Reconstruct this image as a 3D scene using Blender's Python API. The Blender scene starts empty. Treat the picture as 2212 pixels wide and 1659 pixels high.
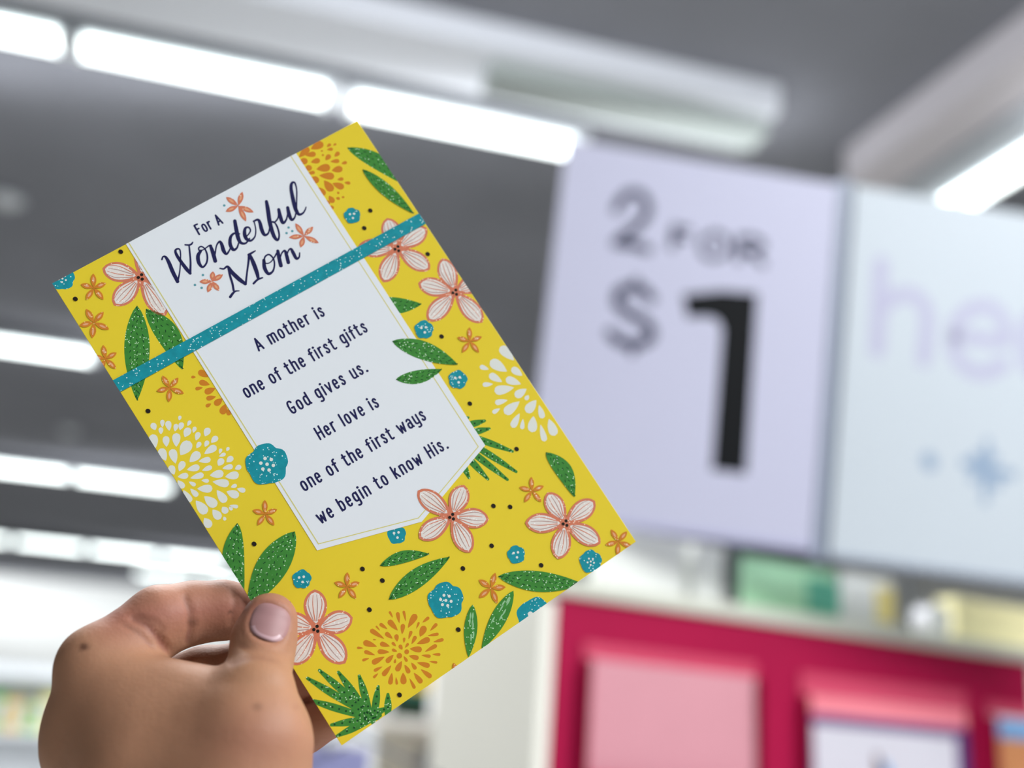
import bpy, bmesh, math, random
import numpy as np
from mathutils import Vector, Matrix
from mathutils.geometry import tessellate_polygon

random.seed(7)
SC = bpy.context.scene
COL = SC.collection

# ------------------------------------------------------------------ camera
F = 2600.0                      # focal length in pixels of the 2212 x 1659 frame
CX, CY = 1106.0, 829.5
PITCH, ROLL = math.atan(800 / F), math.atan(0.07)
CAM = Vector((0, 0, 1.55))
fw = Vector((0, math.cos(PITCH), math.sin(PITCH)))
up0 = Vector((0, -math.sin(PITCH), math.cos(PITCH)))
rt0 = Vector((1, 0, 0))
RT = (rt0 * math.cos(ROLL) + up0 * math.sin(ROLL)).normalized()
UP = (-rt0 * math.sin(ROLL) + up0 * math.cos(ROLL)).normalized()
CM = Matrix((RT, UP, -fw)).transposed().to_4x4()
CM.translation = CAM
cam = bpy.data.cameras.new('camera')
cam.sensor_width = 36
cam.lens = 36 * F / 2212
cam.clip_start = 0.02
cam.clip_end = 200
cam.dof.use_dof = True
cam.dof.focus_distance = 0.405
cam.dof.aperture_fstop = (cam.lens / 1000) / 0.0092
cam.dof.aperture_blades = 0
co = bpy.data.objects.new('camera', cam)
COL.objects.link(co)
co.matrix_world = CM
SC.camera = co

# ------------------------------------------------------------------ light
SC.view_settings.view_transform = 'Standard'
SC.view_settings.look = 'None'
SC.view_settings.exposure = 0.0
SC.view_settings.gamma = 1
SC.view_settings.use_curve_mapping = False
w = bpy.data.worlds.new('store_ambient')
SC.world = w
w.use_nodes = True
w.node_tree.nodes['Background'].inputs[0].default_value = (0.93, 0.97, 1.0, 1)
w.node_tree.nodes['Background'].inputs[1].default_value = 0.23
LAMP = 5.0


def area(loc, target, sx, sy, power, col=(0.96, 0.98, 1)):
    l = bpy.data.lights.new('row_and_fill_light', 'AREA')
    l.shape = 'RECTANGLE'
    l.size, l.size_y, l.energy, l.color = sx, sy, power, col
    o = bpy.data.objects.new('row_and_fill_light', l)
    COL.objects.link(o)
    o.location = loc
    o.rotation_euler = (Vector(target) - Vector(loc)).to_track_quat('-Z', 'Y').to_euler()
    return o


# unseen key lights in place of store lamps, set right to shade the hand
area((3.2, -1.0, 4.3), (1.2, -0.3, 0.6), 4.0, 0.5, 330)
area((1.8, 1.6, 4.45), (1.6, 1.2, 0), 3.0, 0.4, 60)
# the further rows throw light down; the uplights are added to brighten the ceiling
for ly, lx in ((5.4, -1.6), (10, -3.5), (15, -5), (22, -7)):
    area((lx, ly, 4.5), (lx, ly + .1, 0), 6.0, 0.5, 170)
    area((lx, ly, 4.45), (lx, ly + .01, 9), 6.0, 0.5, 16)  # added uplight, lifts the grey of the ceiling
area((2.6, 3.0, 4.4), (2.6, 3.01, 9), 0.5, 4.0, 14)  # added uplight by the right-hand run, brightens the ceiling there
area((-9, 27, 4.2), (-9, 31, 2.2), 12.0, 0.5, 150)  # added wall washer, turns the back wall bright white
area((-1.0, 2.45, 4.2), (0.0, 3.5, 1.4), 2.0, 0.4, 150)  # added fill light aimed at the shelving and its header board


# ------------------------------------------------------------------ helpers
def s2l(c):
    return tuple(((v / 255) / 12.92 if v / 255 <= 0.04045 else ((v / 255 + 0.055) / 1.055) ** 2.4) for v in c)


def mat(name, rgb, rough=0.6, spec=0.3, var=0.0, scale=20.0, emit=0, metal=0, bump=0.0, alpha=1):
    m = bpy.data.materials.new(name)
    m.use_nodes = True
    nt = m.node_tree
    b = nt.nodes['Principled BSDF']
    c = s2l(rgb)
    b.inputs['Roughness'].default_value = rough
    b.inputs['Specular IOR Level'].default_value = spec
    b.inputs['Metallic'].default_value = metal
    b.inputs['Base Color'].default_value = (*c, 1)
    b.inputs['Alpha'].default_value = alpha
    if emit:
        b.inputs['Emission Color'].default_value = (*c, 1)
        b.inputs['Emission Strength'].default_value = emit
    if var or bump:
        tc = nt.nodes.new('ShaderNodeTexCoord')
        n = nt.nodes.new('ShaderNodeTexNoise')
        n.inputs['Scale'].default_value = scale
        n.inputs['Detail'].default_value = 4
        nt.links.new(tc.outputs['Object'], n.inputs['Vector'])
        if var:
            mx = nt.nodes.new('ShaderNodeMix')
            mx.data_type = 'RGBA'
            mx.inputs[6].default_value = (*[v * (1 - var) for v in c], 1)
            mx.inputs[7].default_value = (*[min(1, v * (1 + var)) for v in c], 1)
            nt.links.new(n.outputs['Fac'], mx.inputs[0])
            nt.links.new(mx.outputs[2], b.inputs['Base Color'])
        if bump:
            bp = nt.nodes.new('ShaderNodeBump')
            bp.inputs['Strength'].default_value = bump
            bp.inputs['Distance'].default_value = 0.001
            nt.links.new(n.outputs['Fac'], bp.inputs['Height'])
            nt.links.new(bp.outputs[0], b.inputs['Normal'])
    return m


def glitter(name, rgb, spark=(225, 240, 240), dens=1500.0, amount=0.17, var=0.25):
    """ink with glitter flakes: voronoi cells, a random few of them pale specks, their sparkle put into the colour"""
    m = bpy.data.materials.new(name)
    m.use_nodes = True
    nt = m.node_tree
    b = nt.nodes['Principled BSDF']
    c = s2l(rgb)
    tc = nt.nodes.new('ShaderNodeTexCoord')
    v = nt.nodes.new('ShaderNodeTexVoronoi')
    v.inputs['Scale'].default_value = dens
    nt.links.new(tc.outputs['Object'], v.inputs['Vector'])
    sep = nt.nodes.new('ShaderNodeSeparateColor')
    nt.links.new(v.outputs['Color'], sep.inputs[0])
    m1 = nt.nodes.new('ShaderNodeMath'); m1.operation = 'LESS_THAN'
    m1.inputs[1].default_value = amount
    nt.links.new(sep.outputs[0], m1.inputs[0])
    m2 = nt.nodes.new('ShaderNodeMath'); m2.operation = 'LESS_THAN'
    m2.inputs[1].default_value = 0.42
    nt.links.new(v.outputs['Distance'], m2.inputs[0])
    m3 = nt.nodes.new('ShaderNodeMath'); m3.operation = 'MULTIPLY'
    nt.links.new(m1.outputs[0], m3.inputs[0]); nt.links.new(m2.outputs[0], m3.inputs[1])
    n = nt.nodes.new('ShaderNodeTexNoise')
    n.inputs['Scale'].default_value = 450
    nt.links.new(tc.outputs['Object'], n.inputs['Vector'])
    mb = nt.nodes.new('ShaderNodeMix'); mb.data_type = 'RGBA'
    mb.inputs[6].default_value = (*[x * (1 - var) for x in c], 1)
    mb.inputs[7].default_value = (*[min(1, x * (1 + var)) for x in c], 1)
    nt.links.new(n.outputs['Fac'], mb.inputs[0])
    ms = nt.nodes.new('ShaderNodeMix'); ms.data_type = 'RGBA'
    nt.links.new(m3.outputs[0], ms.inputs[0])
    nt.links.new(mb.outputs[2], ms.inputs[6])
    ms.inputs[7].default_value = (*s2l(spark), 1)  # flake sparkle painted as a pale colour
    nt.links.new(ms.outputs[2], b.inputs['Base Color'])
    b.inputs['Roughness'].default_value = 0.45
    b.inputs['Specular IOR Level'].default_value = 0.3
    return m


def tag(o, label=None, cat=None, group=None, kind=None):
    for k, v in (('label', label), ('category', cat), ('group', group), ('kind', kind)):
        if v:
            o[k] = v
    return o


def empty(name, mw, **kw):
    o = bpy.data.objects.new(name, None)
    o.empty_display_size = 0.05
    COL.objects.link(o)
    o.matrix_world = mw if isinstance(mw, Matrix) else Matrix.Translation(mw)
    return tag(o, **kw)


def meshobj(name, verts, faces, mats, parent=None, mw=None, fm=None, smooth=False, **kw):
    me = bpy.data.meshes.new(name)
    me.from_pydata([tuple(v) for v in verts], [], [tuple(f) for f in faces])
    for m in (mats if isinstance(mats, (list, tuple)) else [mats]):
        me.materials.append(m)
    if fm:
        me.polygons.foreach_set('material_index', fm)
    if smooth:
        me.polygons.foreach_set('use_smooth', [True] * len(me.polygons))
    me.update()
    o = bpy.data.objects.new(name, me)
    COL.objects.link(o)
    if parent:
        o.parent = parent
    if mw is not None:
        o.matrix_local = mw
    return tag(o, **kw)


def bmobj(name, bm, m, parent=None, mw=None, smooth=False, **kw):
    me = bpy.data.meshes.new(name)
    bmesh.ops.recalc_face_normals(bm, faces=bm.faces)
    bm.to_mesh(me)
    bm.free()
    for x in (m if isinstance(m, (list, tuple)) else [m]):
        me.materials.append(x)
    if smooth:
        me.polygons.foreach_set('use_smooth', [True] * len(me.polygons))
    o = bpy.data.objects.new(name, me)
    COL.objects.link(o)
    if parent:
        o.parent = parent
    if mw is not None:
        o.matrix_local = mw
    return tag(o, **kw)


def box(bm, x0, x1, y0, y1, z0, z1, bev=0.0):
    r = bmesh.ops.create_cube(bm, size=1)
    vs = r['verts']
    for v in vs:
        v.co = Vector((x0 + (v.co.x + .5) * (x1 - x0), y0 + (v.co.y + .5) * (y1 - y0), z0 + (v.co.z + .5) * (z1 - z0)))
    if bev:
        es = list({e for v in vs for e in v.link_edges})
        bmesh.ops.bevel(bm, geom=es, offset=bev, segments=2, affect='EDGES', profile=0.5)
    return bm


def boxobj(name, b, m, parent=None, mw=None, bev=0.0, **kw):
    bm = bmesh.new()
    box(bm, *b, bev=bev)
    return bmobj(name, bm, m, parent, mw, **kw)


def tube(bm, pts, r, seg=10):
    pts = [Vector(p) for p in pts]
    rings = []
    for i, p in enumerate(pts):
        t = (pts[min(i + 1, len(pts) - 1)] - pts[max(i - 1, 0)]).normalized()
        a = Vector((0, 0, 1)) if abs(t.z) < .9 else Vector((1, 0, 0))
        u = t.cross(a).normalized()
        v = t.cross(u)
        rr = r[i] if isinstance(r, (list, tuple)) else r
        rings.append([bm.verts.new(p + (u * math.cos(2 * math.pi * k / seg) + v * math.sin(2 * math.pi * k / seg)) * rr) for k in range(seg)])
    for a, b in zip(rings, rings[1:]):
        for k in range(seg):
            bm.faces.new((a[k], a[(k + 1) % seg], b[(k + 1) % seg], b[k]))
    bm.faces.new(rings[0]); bm.faces.new(rings[-1][::-1])
    return bm


def ray(px, py):
    """world direction of a photograph pixel, length 1 along the view axis"""
    return RT * ((px - CX) / F) - UP * ((py - CY) / F) + fw


def at(px, py, d):
    return CAM + ray(px, py) * d


def at_z(px, py, z):
    r = ray(px, py)
    return CAM + r * ((z - CAM.z) / r.z)


def hit(px, py, p0, n):
    r = ray(px, py)
    return CAM + r * ((p0 - CAM).dot(n) / r.dot(n))


# ------------------------------------------------------------------ the room
D1 = ray(11250, 2337); D1.z = 0; D1.normalize()          # run of the lamp rows and of the shop fittings
D2 = Vector((-D1.y, D1.x, 0))                            # into the shop
ROOM = Matrix((D1, D2, Vector((0, 0, 1)))).transposed().to_4x4()
ZC = 4.75
m_ceil = mat('grey_ceiling_paint', (134, 136, 144), 0.9, 0.1, var=0.18, scale=1.2)
m_floor = mat('pale_floor_tile', (190, 188, 182), 0.4, 0.4, var=0.05, scale=3)
m_wall = mat('white_wall_paint', (226, 228, 226), 0.85, 0.2, var=0.03, scale=2)
m_white = mat('white_enamel', (222, 226, 230), 0.45, 0.4, var=0.03)
m_beam = mat('pale_grey_steel', (190, 196, 204), 0.6, 0.3, var=0.05, scale=4)
m_lamp = mat('lamp_tube', (240, 248, 246), 0.5, 0.2, emit=LAMP)


def rb(name, b, m, **kw):
    return boxobj(name, b, m, mw=ROOM, kind='structure', **kw)


rb('floor', (-16, 10, -1.5, 30, -0.1, 0), m_floor)
rb('ceiling', (-16, 10, -1.5, 30, ZC, ZC + 0.1), m_ceil)
rb('wall_back', (-16, 10, 30, 30.2, 0, ZC), m_wall)
rb('wall_left', (-16.2, -16, -1.5, 30, 0, ZC), m_wall)
rb('wall_right', (10, 10.2, -1.5, 30, 0, ZC), m_wall)


def to_room(p):
    return Vector((p.dot(D1), p.dot(D2), p.z))


def fixture(pr, length, label, wid=0.11, rot=0.0, lit=True, group='long ceiling strip lights'):
    """pr: right-hand end of the lamp in the world; the fixture runs from there back along its axis"""
    mw = Matrix.Translation(pr) @ Matrix.Rotation(rot, 4, 'Z') @ ROOM
    e = empty('strip_light', mw, label=label, cat='ceiling light', group=group)
    bm = bmesh.new()
    # white channel with sloping reflector sides
    prof = [(-.05, .10), (.05, .10), (wid, .015), (wid, .0), (-wid, .0), (-wid, .015)]
    L = [[bm.verts.new((x, y, z + 0.002)) for y, z in prof] for x in (0.03, -length - 0.03)]
    for k in range(6):
        bm.faces.new((L[0][k], L[0][(k + 1) % 6], L[1][(k + 1) % 6], L[1][k]))
    bm.faces.new(L[0]); bm.faces.new(L[1][::-1])
    bmobj('housing', bm, m_white, e)
    for s in (-1, 1):
        bm = bmesh.new()
        tube(bm, [(-length + .02, s * wid * .42, -.022), (-.02, s * wid * .42, -.022)], 0.022, 12)
        bmobj('lamp_tube', bm, m_lamp if lit else m_white, e, smooth=True)
    for x in (-0.02, -length + 0.02):
        boxobj('end_cap', (x - .02, x + .02, -wid * .8, wid * .8, -.045, .003), m_white, e, bev=.004)
    for x in (-length * .2, -length * .8):
        bm = bmesh.new()
        tube(bm, [(x, 0, .1), (x, 0, ZC - pr.z)], 0.006, 6)
        bmobj('suspension_rod', bm, m_beam, e)
    return e


ZL = 4.62
LSEG = 1.22


def row(px, py, n, names, gap=0.06, **kw):
    kw.setdefault('wid', .11 + max(0, py - 700) * .00022)
    p = at_z(px, py, ZL)
    for i in range(n):
        fixture(p - D1 * i * (LSEG + gap), LSEG, names[i], **kw)


row(1248, 316, 1, ['bright strip light ending at the top left corner of the price sign'])
pe = at_z(718, 204, ZL)
fixture(pe, LSEG, 'bright strip light directly above the card, left of the gap in the front row')
fixture(pe - D1 * (LSEG + .03), LSEG, 'bright strip light at the upper left edge of the photo, leftmost in the front row')
row(205, 770, 2, ['strip light level with the upper left side of the card', 'strip light in the second row, cut by the left edge'])
row(372, 1052, 3, ['strip light whose rounded end nears the white flower on the card edge',
                   'strip light in the third row at the left edge', 'strip light of the third row beyond the left edge'])
row(495, 1216, 4, ['strip light ending just above the fingers beside the card', 'fourth row strip light, second from the hand',
                   'fourth row strip light at the left edge', 'fourth row strip light beyond the left edge'])
row(560, 1262, 2, ['far strip light right behind the tip of the index finger', 'fifth row strip light over the bend of the index finger'])
# the run on the right that heads into the shop
dv = ray(200, 1564); dv.z = 0; dv.normalize()
rot = math.atan2(dv.y, dv.x) - math.atan2(D1.y, D1.x)
pr = at_z(2025, 455, ZL)
for i in range(2):
    fixture(pr - dv * (LSEG + .04) * i, LSEG,
            ['bright strip light over the right hand sign panel', 'strip light in the upper right corner'][i], wid=0.16, rot=rot)

# steel members under the ceiling
p = to_room(at_z(1640, 285, ZC - .14))
boxobj('ceiling_beam', (p.x - 7, p.x, p.y - .22, p.y + .22, ZC - .14, ZC - .001), mat('pale_beam_paint', (226, 230, 238), .7, .2), mw=ROOM, kind='structure')
p = to_room(at_z(1640, 300, ZC - .2))
boxobj('trim_1', (p.x - 1.4, p.x, p.y - .1, p.y + .1, ZC - .22, ZC - .141), mat('grey_duct', (160, 168, 166), .7, .2), mw=ROOM, kind='structure')
p = at_z(1880, 372, ZC - .1)
e = Matrix.Translation(p) @ Matrix.Rotation(math.atan2(-dv.y, -dv.x), 4, 'Z')
boxobj('trim_2', (0, 5, -.16, .1, -.1, .099), mat('lavender_grey_steel', (214, 210, 216), .6, .3), mw=e, kind='structure')
boxobj('trim_3', (-.1, 5, .22, .6, -.03, .099), m_beam, mw=e, kind='structure')


def dome(px, py, label, r=0.09):
    p = at_z(px, py, ZC - 0.02)
    e = empty('ceiling_speaker', p, label=label, cat='ceiling speaker')
    bm = bmesh.new()
    bmesh.ops.create_uvsphere(bm, u_segments=20, v_segments=10, radius=r)
    bmesh.ops.delete(bm, geom=[v for v in bm.verts if v.co.z > 0.02], context='VERTS')
    for v in bm.verts:
        v.co.z *= .6
    bmobj('dome', bm, m_white, e, smooth=True)
    bm = bmesh.new()
    bmesh.ops.create_cone(bm, cap_ends=True, segments=24, radius1=r * 1.25, radius2=r * 1.25, depth=0.02)
    bmobj('mounting_ring', bm, m_beam, e, mw=Matrix.Translation((0, 0, .0)))


dome(15, 430, 'small white ceiling dome at the left edge between the first two light rows')
dome(150, 930, 'white ceiling dome just above the third light row on the left')
dome(1240, 165, 'pale ceiling dome on the beam above the price sign', .07)

# ------------------------------------------------------------------ hanging signs
f2c = lambda x, y: np.array([(x - CX) / F, -(y - CY) / F, -1.0])


def rect_pose(corners, width):
    r = [f2c(*c) for c in corners]
    A = np.array([r[0], -r[1], r[2], -r[3]]).T
    l = np.linalg.svd(A)[2][-1]
    l = l / l[0]
    P = [l[i] * r[i] for i in range(4)]
    s = width / np.linalg.norm(P[1] - P[0])
    P = [q * s for q in P]
    ex = (P[1] - P[0] + P[2] - P[3]) / 2
    ey = (P[0] - P[3] + P[1] - P[2]) / 2
    W, H = np.linalg.norm(ex), np.linalg.norm(ey)
    ex /= W; ey /= H
    b = ex + ey; c = ex - ey                       # symmetric orthogonalisation
    b /= np.linalg.norm(b); c /= np.linalg.norm(c)
    ex, ey = (b + c) / math.sqrt(2), (b - c) / math.sqrt(2)
    ez = np.cross(ex, ey)
    cen = sum(P) / 4
    M = Matrix.Identity(4)
    for i in range(3):
        M[i][0], M[i][1], M[i][2], M[i][3] = ex[i], ey[i], ez[i], cen[i]
    return CM @ M, W, H, P


class Plane2D:
    """converts photograph pixels to local x, y on a posed plane"""
    def __init__(s, M):
        s.M = M; s.I = M.inverted()
        s.p0 = M.translation; s.n = (M.to_3x3() @ Vector((0, 0, 1)))

    def __call__(s, px, py):
        q = s.I @ hit(px, py, s.p0, s.n)
        return (q.x, q.y)


def catmull(pts, n=8):
    P = [np.array(p, float) for p in pts]
    if len(P) < 3:
        return P
    Q = [2 * P[0] - P[1]] + P + [2 * P[-1] - P[-2]]
    out = []
    for i in range(1, len(Q) - 2):
        p0, p1, p2, p3 = Q[i - 1:i + 3]
        for k in range(n):
            t = k / n
            out.append(.5 * ((2 * p1) + (-p0 + p2) * t + (2 * p0 - 5 * p1 + 4 * p2 - p3) * t * t + (-p0 + 3 * p1 - 3 * p2 + p3) * t ** 3))
    out.append(P[-1])
    return out


def disc(x, y, r, n=12, ry=None, a=0):
    ry = ry or r
    ca, sa = math.cos(a), math.sin(a)
    return [(x + r * math.cos(t) * ca - ry * math.sin(t) * sa, y + r * math.cos(t) * sa + ry * math.sin(t) * ca)
            for t in (2 * math.pi * k / n for k in range(n))]


class Poly(list):
    k = 0                       # fine stacking order inside one print layer


_k = [0]


def lift(polys):
    _k[0] = (_k[0] + 1) % 12
    out = []
    for p in polys:
        q = Poly(p)
        q.k = _k[0]
        out.append(q)
    return out


def ribbon(P):
    n = len(P)
    if n < 2 or max(np.hypot(*(q[:2] - P[0][:2])) for q in P) < P[0][2] * .1:
        return lift([disc(P[0][0], P[0][1], P[0][2] / 2, 12)])
    L, Rr = [], []
    for i in range(n):
        d = P[min(i + 1, n - 1)][:2] - P[max(i - 1, 0)][:2]
        d = d / (np.linalg.norm(d) + 1e-12)
        q = np.array([-d[1], d[0]]) * P[i][2] / 2
        L.append(tuple(P[i][:2] + q)); Rr.append(tuple(P[i][:2] - q))
    out = [[L[i], Rr[i], Rr[i + 1], L[i + 1]] for i in range(n - 1)]
    for e_, o_ in ((0, 1), (n - 1, n - 2)):
        d = P[e_][:2] - P[o_][:2]
        a0 = math.atan2(d[1], d[0])
        rr_ = P[e_][2] / 2
        out.append([(P[e_][0] + rr_ * math.cos(a0 + t), P[e_][1] + rr_ * math.sin(a0 + t)) for t in np.linspace(-math.pi / 2, math.pi / 2, 8)])
    return lift(out)


def stroke(pts, curved=True, n=7):
    """pts (x, y, width) in local units -> ribbon polygons with round ends; sharp corners start a new ribbon"""
    P = catmull(pts, n) if curved else [np.array(p, float) for p in pts]
    Q = [P[0]]
    for p in P[1:]:
        if np.hypot(*(p[:2] - Q[-1][:2])) > 1e-7:
            Q.append(p)
    out, cur = [], [Q[0]]
    for i in range(1, len(Q)):
        cur.append(Q[i])
        if i < len(Q) - 1:
            a_, b_ = Q[i][:2] - Q[i - 1][:2], Q[i + 1][:2] - Q[i][:2]
            c_ = a_ @ b_ / (np.linalg.norm(a_) * np.linalg.norm(b_))
            if c_ < .78:
                out += ribbon(cur)
                cur = [Q[i]]
    return out + ribbon(cur)


def clip_rect(poly, x0, x1, y0, y1):
    for ax, lim, sg in ((0, x0, 1), (0, x1, -1), (1, y0, 1), (1, y1, -1)):
        res = []
        for i in range(len(poly)):
            a, b = poly[i], poly[(i + 1) % len(poly)]
            ia, ib = sg * (a[ax] - lim) >= 0, sg * (b[ax] - lim) >= 0
            if ia:
                res.append(a)
            if ia != ib:
                t = (lim - a[ax]) / (b[ax] - a[ax])
                res.append((a[0] + t * (b[0] - a[0]), a[1] + t * (b[1] - a[1])))
        poly = res
        if len(poly) < 3:
            return []
    return poly


def printed(name, groups, parent, rect=None, zstep=8e-6, **kw):
    """flat print: groups = [(polygons, material, layer, convex)] in the local plane of the parent"""
    V, Fc, fm, ms = [], [], [], []
    for polys, m, layer, *cv in groups:
        if m not in ms:
            ms.append(m)
        mi = ms.index(m)
        convex = cv[0] if cv else True
        for k, poly in enumerate(polys):
            kz = getattr(poly, 'k', 0) * 2e-6
            if convex:
                tris = [poly]
            else:
                tris = [[poly[i] for i in t] for t in tessellate_polygon([[Vector((x, y, 0)) for x, y in poly]])]
            for t in tris:
                if rect:
                    t = clip_rect(list(t), *rect)
                if len(t) < 3:
                    continue
                ar = sum(t[i][0] * t[(i + 1) % len(t)][1] - t[(i + 1) % len(t)][0] * t[i][1] for i in range(len(t)))
                if ar < 0:
                    t = t[::-1]
                b = len(V)
                V += [(x, y, layer * zstep + kz) for x, y in t]
                Fc.append(range(b, b + len(t)))
                fm.append(mi)
    return meshobj(name, V, Fc, ms, parent, fm=fm, **kw)


m_lav = mat('lavender_sign_board', (189, 190, 212), 0.5, 0.3, var=0.02, scale=3)
m_blue = mat('pale_blue_sign_board', (192, 201, 209), 0.5, 0.3, var=0.02, scale=3)
m_black = mat('black_print', (12, 15, 18), 0.6, 0.12)
m_navy = mat('slate_print', (38, 40, 68), 0.5, 0.3)
m_pale = mat('pale_lilac_print', (178, 178, 202), 0.5, 0.3)
m_bluep = mat('faded_blue_print', (140, 160, 184), 0.5, 0.3)
m_post = mat('grey_sign_post', (140, 150, 168), 0.45, 0.4)

SM, SW, SH, _ = rect_pose([(1215, 290), (1800, 405), (1765, 1198), (1144, 1097)], 0.56)
sp = Plane2D(SM)
sc = lambda x, y: sp(1150 + x * .6027, 250 + y * .6027)
k1 = SW / 600 * .6027     # local size of one unit of the zoomed crop


def st(pts, w, curved=True):
    return stroke([(*sc(x, y), w * k1 * 1.12) for x, y in pts], curved)


sign = empty('price_sign', SM, label='lavender board sign reading 2 for $1 hanging above the red rack', cat='sign')
boxobj('sign_board', (-SW / 2, SW / 2, -SH / 2, SH / 2, -.006, 0), m_lav, sign, bev=.001)
boxobj('bottom_channel', (-SW / 2, SW / 2, -SH / 2 - .006, -SH / 2 + .004, -.009, .003), mat('lilac_channel', (165, 165, 196), .5), sign)
one = [(1475, 636), (1560, 628), (1636, 634), (1612, 1024), (1537, 1015), (1560, 712), (1550, 690), (1528, 684), (1484, 686)]
printed('numeral', [([[sp(*p) for p in one]], m_black, 6, False)], sign, label='large black numeral 1')
printed('numeral', [(st([(300, 335), (335, 285), (385, 280), (415, 330), (385, 385), (325, 435), (300, 458)], 30) +
                     st([(300, 455), (350, 462), (412, 478)], 30, False), m_navy, 6)], sign, label='dark numeral 2')
for ltr in (st([(512, 400), (500, 468)], 24, False) + st([(512, 402), (560, 410)], 20, False) + st([(508, 436), (550, 442)], 18, False),
            st([(655, 420), (610, 450), (615, 495), (655, 510), (695, 485), (692, 440), (655, 420)], 20),
            st([(745, 440), (738, 515)], 26, False) + st([(745, 442), (790, 438), (825, 462), (795, 488), (745, 484)], 22) + st([(785, 488), (825, 530)], 24, False)):
    printed('letter', [(ltr, m_navy, 6)], sign)
printed('dollar_symbol', [(st([(425, 655), (385, 618), (320, 625), (305, 670), (350, 710), (410, 745), (425, 790), (375, 820), (320, 812), (280, 780)], 34) +
                           st([(372, 590), (368, 625)], 22, False) + st([(362, 815), (358, 850)], 22, False), m_navy, 6)], sign)
# the neighbouring panel lies in the same plane, past the post
hs = SM @ Matrix.Translation((SW / 2 + .035 + .45, 0, 0))
sign2 = empty('header_sign', hs, label='pale blue board sign with faint lilac lettering, cut by the right edge', cat='sign')
boxobj('sign_board', (-.45, .45, -SH / 2 - .004, SH / 2 + .004, -.006, 0), m_blue, sign2, bev=.001)
boxobj('bottom_channel', (-.45, .45, -SH / 2 - .014, -SH / 2 - .004, -.009, .003), m_post, sign2)
boxobj('sign_post', (SW / 2 + .002, SW / 2 + .026, -SH / 2 - .02, SH / 2 + .01, -.012, .004), m_post, sign, bev=.002, label='grey upright post between the two sign panels')
def off(P):
    out = []
    for q in P:
        p_ = Poly([(x - (SW / 2 + .485), y) for x, y in q]); p_.k = getattr(q, 'k', 0)
        out.append(p_)
    return out



for ltr in (st([(1250, 530), (1235, 840)], 52, False) + st([(1245, 700), (1300, 648), (1370, 645), (1412, 700), (1412, 780), (1402, 875)], 50),
            st([(1520, 790), (1600, 798), (1690, 806), (1692, 745), (1650, 690), (1580, 690), (1520, 745), (1508, 830), (1550, 900), (1620, 922), (1690, 890)], 48),
            st([(1880, 740), (1830, 705), (1780, 740), (1762, 830), (1790, 915), (1850, 930), (1890, 880)], 48) + st([(1890, 720), (1880, 960)], 48, False)):
    printed('letter', [(off(ltr), m_pale, 6)], sign2, label='faint lilac letter')
printed('printed_dot', [(off(st([(1420, 1235), (1425, 1245)], 50, False)), m_bluep, 6)], sign2)
em = st([(1550, 1245), (1580, 1252), (1640, 1275), (1720, 1285)], 30) + st([(1630, 1170), (1622, 1380)], 24, False)
em += st([(1590, 1225), (1665, 1320)], 36, False) + st([(1655, 1225), (1580, 1300)], 30, False)
printed('emblem', [(off(em), m_bluep, 6)], sign2, label='small faded blue flourish')

# ------------------------------------------------------------------ the red card rack
RZ = CAM.z + 0.275
A = at_z(1205, 1285, RZ)
B = at_z(2212, 1430, RZ)
ra = (B - A); ra.z = 0; ra.normalize()
RN = Vector((ra.y, -ra.x, 0))                              # out of the front, towards the camera
RM = Matrix((ra, -RN, Vector((0, 0, 1)))).transposed().to_4x4()   # x along, y into the rack
RM.translation = Vector((A.x, A.y, 0))
RI = RM.inverted()


def rk(px, py, y=0.0):
    """local x, z of a pixel on the rack's plane y"""
    q = RI @ hit(px, py, RM @ Vector((0, y, 0)), RN)
    return q.x, q.z


m_red = mat('crimson_board', (160, 16, 64), 0.6, 0.12, var=0.05, scale=4)
m_pocket = mat('rose_plastic', (198, 68, 98), 0.35, 0.4, var=0.05, scale=5)
m_ledge = mat('warm_grey_ledge', (196, 198, 186), 0.5, 0.3, var=0.03, scale=4)
m_cream = mat('cream_panel', (234, 233, 223), 0.6, 0.3, var=0.04, scale=3)
rack = empty('card_rack', RM, label='crimson greeting card rack with pale ledge under the price sign', cat='display rack')
WR = 1.25
boxobj('back_board', (0, WR, .0, .02, .5, RZ), m_red, rack, bev=.002)
boxobj('side_panel', (-.03, -.001, -.0, .40, .05, RZ - .01), m_cream, rack, bev=.003)
boxobj('side_panel', (WR + .001, WR + .03, .0, .40, .05, RZ - .01), m_cream, rack, bev=.003)
boxobj('top_ledge', (-.03, WR + .03, -.012, .42, RZ, RZ + .03), m_ledge, rack, bev=.004, label='pale grey ledge along the top')
boxobj('base', (0, WR, .0, .40, .0, .15), m_cream, rack, bev=.003)
boxobj('lower_board', (0, WR, .02, .035, .15, .5), m_red, rack)
xs, zt = rk(1195, 1500)


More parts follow.
